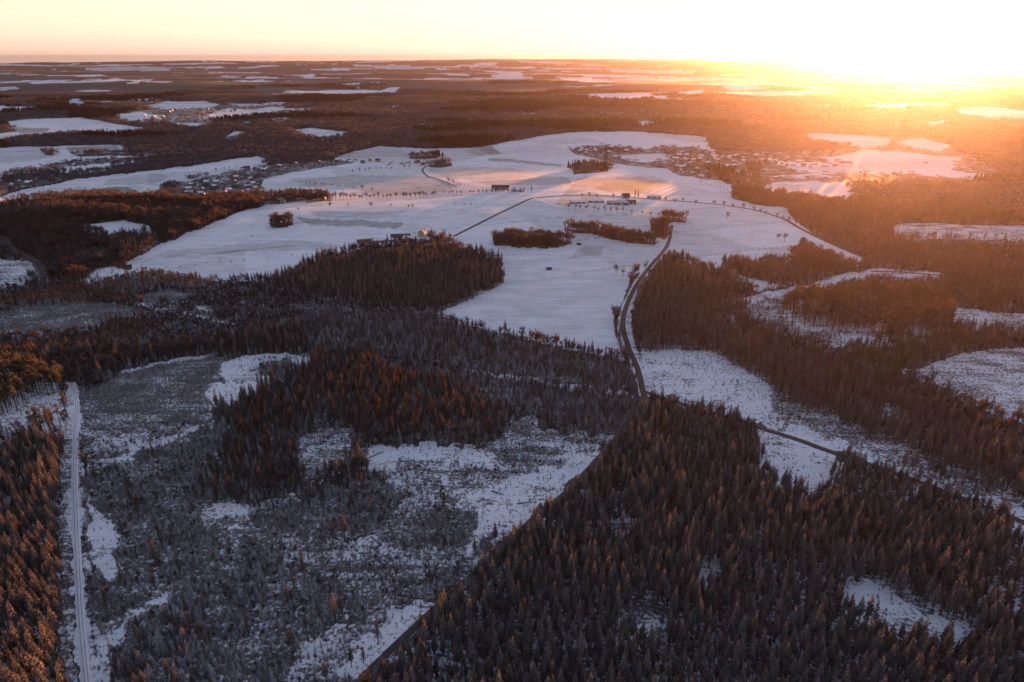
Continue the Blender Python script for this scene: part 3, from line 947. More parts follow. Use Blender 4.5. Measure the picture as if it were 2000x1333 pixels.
# low clumps of far trees
def far_clump(rg, conifer, name):
    b = MB()
    for i in range(11):
        a, r = rg.uniform(0, 6.28), 15 * math.sqrt(rg.uniform(0, 1))
        x, y = r * math.cos(a), r * math.sin(a)
        h = rg.uniform(13, 24) if conifer else rg.uniform(11, 18)
        if conifer:
            for k in range(3):
                z0, z1 = h * (0.2 + 0.25 * k), h * (0.55 + 0.225 * k)
                rr = 3.4 * (1 - 0.27 * k) * rg.uniform(0.85, 1.15)
                a0 = rg.uniform(0, 6)
                for q in range(5):
                    a1, a2 = a0 + q * 1.2566, a0 + (q + 1) * 1.2566
                    b.quad((x + rr * math.cos(a1), y + rr * math.sin(a1), z0), (x + rr * math.cos(a2), y + rr * math.sin(a2), z0 - rg.uniform(0, 1)), (x, y, z1))
        else:
            for q in range(46):
                d = np.array([rg.gauss(0, 1), rg.gauss(0, 1), rg.gauss(0, 1)]); d /= np.linalg.norm(d)
                p = np.array([x, y, h * 0.62]) + d * np.array([3.4, 3.4, h * 0.33]) * rg.uniform(0.2, 0.9)
                spike(b, p, d + np.array([0, 0, 0.5]), rg.uniform(1.6, 3.0), 0.45)
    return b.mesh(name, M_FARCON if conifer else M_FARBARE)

# --- scatter
def band(r0, r1, s, az0=-46, az1=58):
    xm = r1 * max(math.sin(R(-az0)), math.sin(R(az1)))
    gx, gy = np.meshgrid(np.arange(-r1 * math.sin(R(-az0)), r1 * math.sin(R(az1)), s), np.arange(r0 * 0.5, r1, s))
    x = gx.ravel() + rng.uniform(-0.45, 0.45, gx.size) * s
    y = gy.ravel() + rng.uniform(-0.45, 0.45, gx.size) * s
    r = np.hypot(x, y)
    a = np.degrees(np.arctan2(x, y))
    k = (r >= r0) & (r < r1) & (a > az0) & (a < az1)
    x, y = x[k], y[k]
    z = height(x, y)
    u, v = project(x, y, z)
    k = (u > -350) & (u < 2600) & (v < 1700)
    x, y, z, u, v = x[k], y[k], z[k], u[k], v[k]
    uw, vw = wobble(x, y, u, v)
    c = classify(uw, vw)
    return dict(x=x, y=y, z=z, u=u, v=v, c=c)

TREES = {k: [] for k in KIND}        # arrays of x y z h class tag
def put(kind, b, mask, h0, h1, hn=None, tagc=None):
    i = np.nonzero(mask)[0]
    if not len(i):
        return
    x, y = b['x'][i], b['y'][i]
    h = rng.uniform(h0, h1, len(i))
    h = h * (0.85 + 0.3 * fbm(x / 40, y / 40, 81, 2))
    tg = b['c'][i] if tagc is None else np.full(len(i), tagc)
    TREES[kind].append(np.stack([x, y, b['z'][i], h, tg], -1))

def is_(b, *names):
    return np.isin(b['c'], [CI[n] for n in names])

def scatter_near(r0, r1, k):
    # tall conifers and broadleaved trees
    b = band(r0, r1, 3.15 * k)
    ok = ~near_road(b['x'], b['y'], 2.6)
    den = fbm(b['x'] / 28, b['y'] / 28, 91, 3)
    ok2 = ~near_road(b['x'], b['y'], 4.0)
    rnd = rng.uniform(0, 1, len(b['x']))
    put('spruce_tree', b, ok & is_(b, 'spruce') & (rnd < 0.90) & (den > 0.22) & ok2, 8.5, 18)
    put('larch_tree', b, ok2 & is_(b, 'spruce') & (rnd > 0.90) & (rnd < 0.935), 9, 17)
    put('bare_tree', b, ok2 & is_(b, 'spruce') & (rnd > 0.935) & (rnd < 0.955), 8, 14)
    put('young_spruce', b, ok & is_(b, 'spruce') & (rnd > 0.955), 3, 8)
    put('young_spruce', b, ok & ~ok2 & is_(b, 'spruce') & (rnd < 0.5), 2, 6)
    put('larch_tree', b, ok & is_(b, 'larch') & (rnd < 0.40), 9, 16)
    put('larch_tree', b, ok & is_(b, 'brown', 'rust') & (rnd < 0.20), 6, 11)
    put('spruce_tree', b, ok & is_(b, 'larch') & (rnd > 0.74), 7, 15)
    put('pine_tree', b, ok & is_(b, 'pine') & (rnd < 0.62) & (den > 0.36), 12, 19)
    put('bare_tree', b, ok & is_(b, 'bare') & (rnd < 0.55), 7, 17)
    put('bare_tree', b, ok & is_(b, 'farwood') & (rnd < 0.40), 9, 17)
    put('spruce_tree', b, ok & is_(b, 'farwood') & (rnd > 0.62) & (den > 0.5), 10, 19)
    put('bare_tree', b, ok & is_(b, 'mixed') & (rnd < 0.24), 7, 13)
    put('spruce_tree', b, ok & is_(b, 'mixed') & (rnd > 0.62) & (den > 0.46), 8, 18)
    put('larch_tree', b, ok & is_(b, 'mixed') & (rnd > 0.30) & (rnd < 0.42), 8, 14)
    put('larch_tree', b, ok & is_(b, 'frost') & (rnd < 0.022), 9, 14)
    put('bare_tree', b, ok & is_(b, 'village') & (rnd < 0.34), 6, 12)
    put('spruce_tree', b, ok & is_(b, 'village') & (rnd > 0.97), 9, 16)
    # young spruces
    b = band(r0, r1, 2.25 * k)
    ok = ~near_road(b['x'], b['y'], 1.2)
    den = fbm(b['x'] / 22, b['y'] / 22, 95, 3)
    rnd = rng.uniform(0, 1, len(b['x']))
    put('young_spruce', b, ok & is_(b, 'plant') & (rnd < 0.45), 4, 9)
    put('spruce_tree', b, ok & is_(b, 'plant') & (rnd > 0.74), 7, 12)
    put('young_spruce', b, ok & is_(b, 'mixed') & (rnd < 0.35), 4, 9)
    put('young_spruce', b, ok & is_(b, 'grey') & (rnd < 0.90), 2.0, 4.2)
    put('young_spruce', b, ok & is_(b, 'frost') & (rnd < 0.82), 1.6, 5.8)
    put('shrub', b, ok & is_(b, 'frost') & (rnd > 0.86), 2.5, 5.0)
    put('young_spruce', b, ok & is_(b, 'larch') & (rnd < 0.55), 4, 9)
    put('young_spruce', b, ok & is_(b, 'brush') & (rnd < 0.55) & (den > 0.50), 2.0, 5.0)
    put('young_spruce', b, ok & is_(b, 'brush') & (rnd < 0.20), 1.0, 3.2)
    put('shrub', b, ok & is_(b, 'brush') & (rnd > 0.80) & (den > 0.42), 2.0, 4.5)
    put('young_spruce', b, ok & is_(b, 'open') & (rnd < 0.14), 1.0, 3.4)
    put('shrub', b, ok & is_(b, 'open') & (rnd > 0.93), 1.0, 2.8)
    put('shrub', b, ok & is_(b, 'clearcut') & (rnd > 0.82) & (den > 0.45), 1.2, 2.8)
    put('shrub', b, ok & is_(b, 'bare', 'brown', 'rust') & (rnd > 0.72), 2.5, 5.0)
    put('shrub', b, ok & is_(b, 'scrub') & (rnd < 0.50), 2.5, 6.0)
    put('young_spruce', b, ok & is_(b, 'scrub') & (rnd > 0.62) & (den > 0.46), 3, 8)
    put('bare_tree', b, ok & is_(b, 'scrub') & (rnd > 0.50) & (rnd < 0.53), 6, 11)
    put('spruce_tree', b, ok & is_(b, 'scrub') & (rnd > 0.53) & (rnd < 0.57) & (den > 0.55), 8, 15)

scatter_near(150, 620, 1.0)
scatter_near(620, 1250, 1.03)
FAR = {0: [], 1: []}
def scatter_far(r0, r1, s, sc):
    b = band(r0, r1, s, -44, 50)
    rnd = rng.uniform(0, 1, len(b['x']))
    typ = fbm(b['x'] / 500, b['y'] / 350, 97, 3)
    wood = is_(b, 'farwood', 'mixed', 'spruce', 'bare', 'brown', 'plant') & (far_patch(b['x'], b['y']) < 0.4)
    rr_ = np.hypot(b['x'], b['y'])
    wood &= fbm(b['x'] / 700, b['y'] / 450, 99, 3) > 0.2 + 0.5 * sstep(3400, 6500, rr_)
    con = wood & ((typ > 0.56) | is_(b, 'spruce'))
    dec = wood & ~con
    vil = is_(b, 'village') & (rnd < 0.62)
    for k, m in ((0, con & (rnd < 0.9)), (1, (dec & (rnd < 0.9)) | vil)):
        i = np.nonzero(m)[0]
        FAR[k].append(np.stack([b['x'][i], b['y'][i], b['z'][i], np.where(is_(b, 'village')[i], 0.45, 1.0) * sc * rng.uniform(0.8, 1.15, len(i)), i * 0], -1))
scatter_far(1250, 2600, 17, 0.85)
scatter_far(2600, 6500, 25, 0.80)

# hand-placed rows and single trees: (kind, outline pixels, spacing m, h0, h1, label, group)
SPECIAL = []
def row(kind, pix, spacing, h0, h1, label, group, jit=1.0):
    pts = [ground_at(u, v) for u, v in pix]
    C = resample(pts, spacing)
    for x, y in C:
        x += random.uniform(-jit, jit) * (1 + spacing * 0.15); y += random.uniform(-jit, jit) * (1 + spacing * 0.15)
        if random.random() < 0.08: continue
        SPECIAL.append((kind, x, y, random.uniform(h0, h1), label, group))
def single(kind, u, v, h, label, group=None):
    x, y = ground_at(u, v)
    SPECIAL.append((kind, x, y, h, label, group))
row('bare_tree', [(632,391),(700,391),(780,389),(850,386)], 6.0, 9, 15, 'bare tree of the dense row along far lane left of the long barn', 'row of bare trees along the far lane')
row('bare_tree', [(868,381),(930,380),(1000,377),(1030,375)], 6.5, 7, 10, 'bare tree in the brown hedge in front of the long barn', 'bare hedge trees before the long barn')
row('shrub', [(600,360),(640,364),(700,372)], 9, 4, 7, 'dark bush in the short hedge on the far field', 'hedge bushes on the far field')
row('shrub', [(272,531),(350,523),(430,515),(520,507),(600,500),(690,490)], 13, 2.4, 4.2, 'small bush on the fence line across the left field', 'bushes on the fence line')
row('bare_tree', [(1112,411),(1150,414),(1205,417)], 7, 9, 13, 'bare tree in the thick row below the farm sheds', 'bare trees below the farm sheds')
row('bare_tree', [(1218,416),(1250,421),(1290,427)], 10, 8, 11, 'slim bare tree in the row left of the copse', 'bare trees leading to the copse')
row('bare_tree', [(1300,398),(1345,400),(1375,402),(1420,407),(1470,416),(1530,433),(1550,442)], 13, 9, 13, 'bare tree lining the road right of the farm', 'bare trees lining the far road')
row('bare_tree', [(1135,387),(1175,388),(1200,389)], 9, 9, 13, 'bare tree behind the farm sheds', 'bare trees behind the farm')
row('shrub', [(1360,355),(1400,366),(1440,376)], 10, 3, 5, 'bush on the bank below the right village', 'bushes below the right village')
row('shrub', [(1375,442),(1405,449),(1450,460)], 12, 1.4, 2.2, 'tiny bush on the field boundary right of copse', 'tiny bushes on the right field boundary')
row('bare_tree', [(680,405),(740,406),(800,408)], 22, 6, 9, 'small bare tree along the field edge above the grassy strip', 'bare trees on the field edge')
row('shrub', [(890,403),(945,403)], 8, 3, 6, 'bush in the hedge bit below the brown hedge', 'bushes in the hedge bit')
row('bare_tree', [(690,338),(740,333),(800,330),(858,322)], 11, 6, 10, 'bare tree along the far lane with scattered houses', 'bare trees along the far lane with houses')
row('shrub', [(955,313),(1000,316),(1045,319)], 14, 3, 5, 'bush on a thin hedge line of the far plateau', 'bushes of the far plateau hedge')
row('bare_tree', [(872,354),(884,360),(896,366)], 10, 6, 9, 'bare tree where the winding lane meets the hedge', 'bare trees at the winding lane')
row('bare_tree', [(1180,318),(1240,322),(1300,331)], 9, 6, 11, 'bare tree on the lower edge of the right village', 'bare trees below the upper right village')
row('shrub', [(1088,346),(1102,352),(1116,360)], 10, 3, 5, 'bush at the corner of the ploughed field', 'bushes by the ploughed field')
row('bare_tree', [(80,338),(160,330),(230,322),(330,312)], 16, 6, 12, 'bare tree along the dark hedge of the far left fields', 'hedge trees of the far left fields')
row('bare_tree', [(30,380),(80,366),(140,354)], 9, 6, 11, 'bare tree around the houses at the left edge', 'bare trees at the left edge')
row('bare_tree', [(425,336),(450,330),(475,325)], 13, 6, 10, 'bare tree on the long snowy spur above the valley village', 'bare trees on the snowy spur')
row('shrub', [(130,372),(170,368),(215,366)], 14, 3, 5, 'bush on the left field border above the wooded dome', 'bushes above the wooded dome')
row('bare_tree', [(215,286),(250,285),(285,284)], 16, 7, 11, 'bare tree behind the far left fields', 'bare trees behind the far left fields')
row('shrub', [(158,860),(160,960),(165,1060),(168,1150)], 9, 1.0, 2.4, 'low bush on the right verge of the forest track', 'bushes on the track verge')
single('bare_tree', 1420, 430, 13, 'round lone bare tree standing in the snowfield right of the copse')
single('bare_tree', 1519, 471, 11, 'left tree of the pair of bare trees in right snowfield')
single('bare_tree', 1532, 474, 14, 'larger right tree of the pair of bare trees in right snowfield')
single('bare_tree', 1203, 537, 13, 'taller bare tree at the meadow edge left of the lane')
single('bare_tree', 1216, 541, 10, 'shorter bare tree beside the taller one at meadow edge')
single('bare_tree', 645, 408, 12, 'lone dark tree at the field corner below the village')
single('bare_tree', 724, 406, 9, 'lone bare tree by the field edge hedge')
single('bare_tree', 806, 408, 8, 'bushy bare tree at the end of the field hedge')
single('bare_tree', 708, 373, 12, 'lone tree on the far slope above the tree row')
single('bare_tree', 727, 376, 9, 'smaller lone tree on the far slope above the tree row')
single('shrub', 583, 413, 6, 'round bush alone on the snowy slope')
single('shrub', 492, 465, 4, 'single small bush in the left snowfield')
single('shrub', 491, 446, 3.5, 'upper single small bush in the left snowfield')
single('spruce_tree', 1240, 388, 17, 'dark twin spruce towering over the farm sheds')
single('spruce_tree', 1246, 389, 16, 'second dark spruce of the pair over the farm sheds')
single('spruce_tree', 1038, 377, 15, 'dark spruce beside the long barn')
single('spruce_tree', 1219, 700, 11, 'lone dark spruce at the meadow tip beside the lane')
single('larch_tree', 165, 962, 13, 'bright orange larch leaning beside the left track')
single('larch_tree', 270, 1008, 13, 'rusty orange larch standing alone in the frosted plantation')
single('larch_tree', 240, 1048, 11, 'pale larch between frosted young spruces near the track')
single('larch_tree', 306, 1105, 15, 'tall orange larch right of the left track')
single('larch_tree', 352, 1118, 11, 'smaller rusty larch right of the tall orange larch')
single('larch_tree', 185, 1125, 9, 'stubby orange larch at the snowy verge of the track')
single('larch_tree', 175, 545, 13, 'orange larch at the tip of the left snowfield')
single('larch_tree', 193, 550, 12, 'second orange larch at the tip of the left snowfield')
single('pine_tree', 1722, 728, 15, 'sunlit pine standing above the bare wood on the right')
single('larch_tree', 568, 935, 13, 'pair of larches left one beside small snowy clearing')
single('larch_tree', 596, 940, 13, 'pair of larches right one beside small snowy clearing')

row('larch_tree', [(705,1300),(722,1275),(740,1262)], 4.5, 9, 13, 'rusty larch left of the dark road near its lower end', 'rusty larches left of the dark road')
row('spruce_tree', [(925,1088),(945,1070),(962,1058)], 5, 10, 14, 'spruce left of the dark road halfway up', 'spruces left of the dark road')
row('spruce_tree', [(640,1330),(665,1312),(680,1300)], 4, 7, 12, 'spruce by the lower end of the dark road', 'spruces by the lower road end')
# --- build: the trees that show largest one by one, the rest as one mass per kind
NICE = {'spruce_tree': 'spruce', 'larch_tree': 'larch', 'bare_tree': 'bare tree', 'pine_tree': 'pine', 'young_spruce': 'young spruce', 'shrub': 'shrub'}
WHERE = {
 'spruce': ('in the dense forest', 'spruces of the dense forest'),
 'larch': ('in the rusty larch wood behind the snowy clearing', 'trees of the rusty larch wood'),
 'mixed': ('in the dark mixed wood', 'trees of the dark mixed wood'),
 'bare': ('in a bare brown copse', 'trees of the bare copses'),
 'pine': ('in an open pine stand over snow', 'trees of the open pine stands'),
 'scrub': ('in the low brown scrub left of the spruce block', 'bushes of the low brown scrub'),
 'plant': ('in the dense young plantation', 'trees of the dense young plantation'),
 'grey': ('in the grey plantation right of the track', 'trees of the grey plantation'),
 'frost': ('in the frosted thicket', 'trees of the frosted thicket'),
 'brush': ('on the snowy clearing', 'trees on the snowy clearing'),
 'open': ('on open snow', 'trees on open snow'),
 'brown': ('on the brown slope', 'trees of the brown slope'),
 'rust': ('on the rust-coloured strip', 'trees of the rust-coloured strip'),
 'farwood': ('in the sunlit wood right of the tree-lined road', 'trees of the wood right of the tree-lined road'),
 'village': ('among village houses', 'trees among village houses'),
 'clearcut': ('on the felled area', 'bushes on the felled area'),
}
LOOK = {'spruce_tree': 'snow-dusted spruce with bare lower trunk', 'larch_tree': 'rusty brown larch', 'bare_tree': 'leafless brown tree',
        'pine_tree': 'thin pine with clumped crown', 'young_spruce': 'frosted young spruce', 'shrub': 'leafless low bush'}
def region(u, v, c):
    n = CN[int(c)]
    if n == 'spruce':
        if u < 200: return 'in the dark stand left of the track', 'spruces left of the track'
        if v > 790 and u > 600:
            return 'in the big stand right of the dark road', 'spruces of the big right stand'
        if u > 1200: return 'in the sunlit band beyond the snowy verge', 'spruces of the sunlit band'
        return 'in the dark block amid the fields', 'spruces of the dark block'
    return WHERE.get(n, ('at the wood edge', 'trees at the wood edge'))

def make_tree(kind, variant, x, y, z, h, rz, label, group):
    tr, cr = KIND[kind][variant]
    s = h / REFH[kind]
    if kind in ('young_spruce', 'shrub'):
        me = SMALL[kind][variant]
        o = bpy.data.objects.new(kind, me)
        COL.objects.link(o)
        o.location = (x, y, z); o.scale = (s, s, s); o.rotation_euler = (0, 0, rz)
        return tag(o, label, NICE[kind], group)
    o = bpy.data.objects.new(kind, None)
    o.empty_display_size = 1
    COL.objects.link(o)
    o.location = (x, y, z); o.scale = (s, s, s)
    o.rotation_euler = (random.uniform(-0.03, 0.03), random.uniform(-0.03, 0.03), rz)
    for nm, me in (('trunk', tr), ('crown', cr)):
        c = bpy.data.objects.new(nm, me)
        COL.objects.link(c)
        c.parent = o
    return tag(o, label, NICE[kind], group)

SMALL = {k: [merged(k, p) for p in KIND[k]] for k in ('young_spruce', 'shrub')}

def instancer(name, pts, protos, label, cat):
    """one mass of trees: prototypes set on points"""
    pc = bpy.data.collections.new(name + '_kinds')
    for i, me in enumerate(protos):
        pc.objects.link(bpy.data.objects.new('%s_kind_%02d' % (name, i), me))
    me = bpy.data.meshes.new(name)
    me.vertices.add(len(pts))
    me.vertices.foreach_set('co', pts[:, :3].astype(np.float32).ravel())
    sc = pts[:, 3]
    wd = rng.uniform(0.85, 1.2, len(pts))
    a = me.attributes.new('tscale', 'FLOAT_VECTOR', 'POINT')
    a.data.foreach_set('vector', np.stack([sc * wd, sc * wd, sc], -1).astype(np.float32).ravel())
    a = me.attributes.new('trot', 'FLOAT_VECTOR', 'POINT')
    a.data.foreach_set('vector', np.stack([rng.normal(0, 0.025, len(pts)), rng.normal(0, 0.025, len(pts)), rng.uniform(0, 6.28, len(pts))], -1).astype(np.float32).ravel())
    a = me.attributes.new('tkind', 'INT', 'POINT')
    a.data.foreach_set('value', rng.integers(0, len(protos), len(pts)).astype(np.int32))
    me.update()
    o = bpy.data.objects.new(name, me)
    COL.objects.link(o)
    g = bpy.data.node_groups.new(name, 'GeometryNodeTree')
    g.interface.new_socket('Geometry', in_out='INPUT', socket_type='NodeSocketGeometry')
    g.interface.new_socket('Geometry', in_out='OUTPUT', socket_type='NodeSocketGeometry')
    N, L = g.nodes, g.links
    gi, go = N.new('NodeGroupInput'), N.new('NodeGroupOutput')
    ip = N.new('GeometryNodeInstanceOnPoints')
    ci = N.new('GeometryNodeCollectionInfo')
    ci.inputs['Collection'].default_value = pc
    ci.inputs['Separate Children'].default_value = True
    ci.inputs['Reset Children'].default_value = True
    def attr(nm, typ):
        k = N.new('GeometryNodeInputNamedAttribute'); k.data_type = typ
        k.inputs['Name'].default_value = nm
        return k.outputs['Attribute']
    ip.inputs['Pick Instance'].default_value = True
    L.new(gi.outputs[0], ip.inputs['Points'])
    L.new(ci.outputs[0], ip.inputs['Instance'])
    L.new(attr('tkind', 'INT'), ip.inputs['Instance Index'])
    er = N.new('FunctionNodeEulerToRotation')
    L.new(attr('trot', 'FLOAT_VECTOR'), er.inputs[0])
    L.new(er.outputs[0], ip.inputs['Rotation'])
    L.new(attr('tscale', 'FLOAT_VECTOR'), ip.inputs['Scale'])
    L.new(ip.outputs[0], go.inputs[0])
    md = o.modifiers.new('trees', 'NODES')
    md.node_group = g
    return tag(o, label, cat, kind='stuff')

MASS = {'spruce_tree': ('spruce_forest', 'dense mass of snow-dusted spruce forest', 'forest'),
        'larch_tree': ('larch_wood', 'mass of rusty brown larches', 'wood'),
        'bare_tree': ('bare_woodland', 'mass of leafless brown woodland', 'woodland'),
        'pine_tree': ('pine_wood', 'mass of pines over snow', 'wood'),
        'young_spruce': ('young_spruce_thicket', 'mass of frosted young spruces', 'thicket'),
        'shrub': ('undergrowth', 'mass of leafless low bushes', 'undergrowth')}
LIMIT = 290
n_special = {k: sum(1 for s in SPECIAL if s[0] == k) for k in KIND}
for kind, x, y, h, label, group in SPECIAL:
    make_tree(kind, random.randrange(len(KIND[kind])), x, y, hz(x, y), h, random.uniform(0, 6.28), label, group)
for kind in KIND:
    if not TREES[kind]:
        continue
    T = np.concatenate(TREES[kind])
    u, v = project(T[:, 0], T[:, 1], T[:, 2])
    u2, v2 = project(T[:, 0], T[:, 1], T[:, 2] + T[:, 3])
    size = np.where((u > 8) & (u < 1992) & (v2 > 5) & (v2 < 1318) & (v < 1345), v - v2, -1)
    order = np.argsort(-size)
    m = max(0, min(LIMIT - n_special[kind], int((size > 0).sum())))
    pick = order[:m]
    for i in pick:
        wh, gr = region(u[i], v[i], T[i, 4])
        make_tree(kind, random.randrange(len(KIND[kind])), T[i, 0], T[i, 1], T[i, 2], T[i, 3], random.uniform(0, 6.28), LOOK[kind] + ' ' + wh, gr)
    rest = np.setdiff1d(np.arange(len(T)), pick)
    Q = T[rest].copy()
    Q[:, 3] /= REFH[kind]
    nm, lb, ct = MASS[kind]
    pr = SMALL[kind] if kind in SMALL else [merged(nm, p) for p in KIND[kind]]
    instancer(nm, Q, pr, lb, ct)
    print(kind, 'single', m + n_special[kind], 'mass', len(rest))
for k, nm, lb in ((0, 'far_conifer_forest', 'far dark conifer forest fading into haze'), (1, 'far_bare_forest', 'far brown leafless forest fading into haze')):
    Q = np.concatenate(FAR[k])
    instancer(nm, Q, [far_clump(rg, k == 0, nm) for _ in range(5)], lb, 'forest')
    print(nm, len(Q))

# ------------------------------------------------------------------ houses and farms
M_WALLS = [plain('pale_render', (0.30, 0.285, 0.27), 0.9, 0.15), plain('stone_wall', (0.26, 0.22, 0.19), 0.9, 0.3), plain('brick_wall', (0.28, 0.15, 0.10), 0.9, 0.25)]
M_ROOFSNOW = plain('snowy_roof', (0.70, 0.70, 0.74), 0.85, 0.12, 0.4)
M_SLATE = plain('dark_slate', (0.060, 0.055, 0.060), 0.7, 0.3)
M_METAL = plain('grey_sheet_roof', (0.34, 0.36, 0.40), 0.5, 0.15)
M_DARKWALL = plain('dark_barn_wall', (0.10, 0.080, 0.065), 0.9, 0.3)
M_GLASS = plain('window_glass', (0.03, 0.035, 0.045), 0.15, 0.1, 1, 0.6)

def gable_wall(L, W, H, RH):
    b = MB()
    x, y = L / 2, W / 2
    z0 = -1.5
    b.quad((-x,-y,z0),(x,-y,z0),(x,-y,H),(-x,-y,H))
    b.quad((x,y,z0),(-x,y,z0),(-x,y,H),(x,y,H))
    b.quad((x,-y,z0),(x,y,z0),(x,y,H),(x,0,H+RH),(x,-y,H))
    b.quad((-x,y,z0),(-x,-y,z0),(-x,-y,H),(-x,0,H+RH),(-x,y,H))
    return b
def gable_roof(L, W, H, RH, ov=0.5, t=0.3):
    b = MB()
    x, y = L / 2 + ov, W / 2 + ov
    dz = RH * ov / (W / 2)
    for s in (-1, 1):
        a = [(-x, s * y, H - dz + 0.02), (x, s * y, H - dz + 0.02), (x, 0, H + RH + 0.02), (-x, 0, H + RH + 0.02)]
        c = [(p[0], p[1], p[2] + t) for p in a]
        k = len(b.v)
        b.v += a + c
        for f in ((0,1,2,3),(4,5,6,7),(0,1,5,4),(1,2,6,5),(3,0,4,7)):
            b.f.append(tuple(k + i for i in f)); b.m.append(0)
    return b

def house_meshes(L, W, H, RH, wall, roof, nwin=3):
    ms = [('wall', gable_wall(L, W, H, RH).mesh('house_wall', wall), None), ('roof', gable_roof(L, W, H, RH).mesh('house_roof', roof), None)]
    c = MB(); c.box(L * 0.22, L * 0.22 + 0.9, -0.45, 0.45, H + RH - 0.8, H + RH + 1.2)
    ms.append(('chimney', c.mesh('house_chimney', M_WALLS[2]), 'roof'))
    for s in (-1, 1):
        for i in range(nwin):
            wx = -L / 2 + L * (i + 0.5) / nwin
            q = MB(); q.box(wx - 0.55, wx + 0.55, min(s * W / 2, s * (W / 2 + 0.05)), max(s * W / 2, s * (W / 2 + 0.05)), H * 0.45, H * 0.45 + 1.3)
            ms.append(('window', q.mesh('house_window', M_GLASS), None))
    return ms
HOUSES = []
for L, W, H, RH in ((12, 8.5, 4.5, 3.6), (14, 9, 5.5, 3.8), (10, 8, 3.4, 3.4), (17, 9, 4.6, 3.6)):
    for wl_ in M_WALLS:
        HOUSES.append(house_meshes(L, W, H, RH, wl_, M_ROOFSNOW if rg.random() < 0.75 else M_SLATE))

def put_house(x, y, rz, label, group, variant, s=1.0, name='house', detail=True):
    root = bpy.data.objects.new(name, None)
    COL.objects.link(root)
    root.location = (x, y, hz(x, y)); root.rotation_euler = (0, 0, rz); root.scale = (s, s, s)
    tag(root, label, 'house', group)
    done = {}
    for nm, me, par in HOUSES[variant]:
        if not detail and nm not in ('wall', 'roof'):
            continue
        o = bpy.data.objects.new(nm, me)
        COL.objects.link(o)
        o.parent = done.get(par, root)
        done[nm] = o
    return root

def in_poly(u, v, p):
    p = np.array(p, float); q = np.roll(p, -1, 0); ins = False
    for (ax, ay), (bx, by) in zip(p, q):
        if (ay > v) != (by > v) and u < (bx - ax) * (v - ay) / (by - ay) + ax:
            ins = not ins
    return ins
def settle(poly, n, label, group, detail, mind=17):
    """houses of one village, in loose rows"""
    p = np.array(poly, float)
    x0, y0 = p.min(0); x1, y1 = p.max(0)
    placed = []
    tries = 0
    while len(placed) < n and tries < n * 40:
        tries += 1
        u, v = random.uniform(x0, x1), random.uniform(y0, y1)
        if not in_poly(u, v, p):
            continue
        x, y = ground_at(u, v)
        if any((x - a) ** 2 + (y - b) ** 2 < mind ** 2 for a, b in placed):
            continue
        placed.append((x, y))
        rz = 0.4 * math.sin(x / 120) + (1.57 if random.random() < 0.35 else 0) + random.uniform(-0.2, 0.2)
        put_house(x, y, rz, label, group, random.randrange(len(HOUSES)), random.uniform(0.62, 0.85), detail=detail)
settle([(325,385),(345,368),(430,342),(500,328),(555,322),(505,350),(500,378),(470,398),(420,408),(340,392)], 62, 'small snowy-roofed house in the valley village left of the plateau', 'houses of the valley village', True)
settle([(530,385),(640,382),(650,392),(560,398),(500,400)], 8, 'snowy-roofed house in the hamlet below the valley village', 'houses of the hamlet', True)
settle([(560,322),(660,312),(830,318),(830,324),(660,320),(570,330)], 16, 'house strung along the far lane above the plateau fields', 'houses along the far lane', False)
settle([(1115,292),(1180,286),(1260,293),(1240,300),(1130,300)], 36, 'house in the upper row of the right village', 'houses of the upper right village', False)
settle([(1290,305),(1380,292),(1460,318),(1480,345),(1440,358),(1330,342)], 95, 'house crowded in the right village below the glow', 'houses of the right village', False)
settle([(1400,296),(1480,302),(1560,312),(1690,320),(1600,330),(1450,322)], 40, 'house in the village stretched under the low sun', 'houses under the low sun', False)
settle([(270,228),(330,214),(420,209),(520,209),(420,226),(410,240),(330,240)], 62, 'house of the distant hilltop town', 'houses of the distant town', False, 22)
settle([(80,325),(160,314),(240,308),(330,304),(240,315),(150,325)], 18, 'house in the row along the far left ridge', 'houses along the left ridge', False)
settle([(0,352),(60,347),(110,344),(30,370),(0,378)], 14, 'house at the left end of the valley', 'houses at the left end', True)

def barn(u, v, L, W, H, RH, rz, wall, roof, label, name='barn', cat='barn', door=True):
    x, y = ground_at(u, v)
    root = bpy.data.objects.new(name, None)
    COL.objects.link(root)
    root.location = (x, y, hz(x, y)); root.rotation_euler = (0, 0, rz)
    tag(root, label, cat)
    gable_wall(L, W, H, RH).build('wall', wall, root)
    gable_roof(L, W, H, RH, 0.6, 0.25).build('roof', roof, root)
    if door:
        for sx_ in (-L * 0.22, L * 0.2):
            d = MB(); d.box(sx_ - 1.8, sx_ + 1.8, -W / 2 - 0.08, -W / 2, 0, min(3.4, H - 0.3)); d.build('door', M_DARKWALL if wall is not M_DARKWALL else M_METAL, root)
    return root
barn(783, 467, 24, 12, 3.8, 2.6, R(6), M_DARKWALL, M_SLATE, 'large dark-roofed barn of the farm behind the spruce block')
barn(748, 472, 26, 8, 2.6, 1.5, R(12), M_DARKWALL, M_ROOFSNOW, 'long low shed left of the dark-roofed barn', 'shed', 'shed')
barn(712, 474, 18, 7, 2.6, 1.5, R(14), M_DARKWALL, M_SLATE, 'small low dark shed at the far left of the farm', 'shed', 'shed')
barn(800, 470, 14, 9, 3.5, 2.4, R(-10), M_DARKWALL, M_ROOFSNOW, 'snow-roofed outbuilding right of the dark-roofed barn', 'shed', 'shed')
barn(825, 461, 10, 8, 5.5, 3.2, R(80), M_WALLS[0], M_SLATE, 'white farmhouse beside the trees of the farm', 'farmhouse', 'house')
barn(836, 472, 12, 8, 3.0, 2.0, R(20), M_WALLS[1], M_ROOFSNOW, 'stone shed under trees right of white farmhouse', 'shed', 'shed')
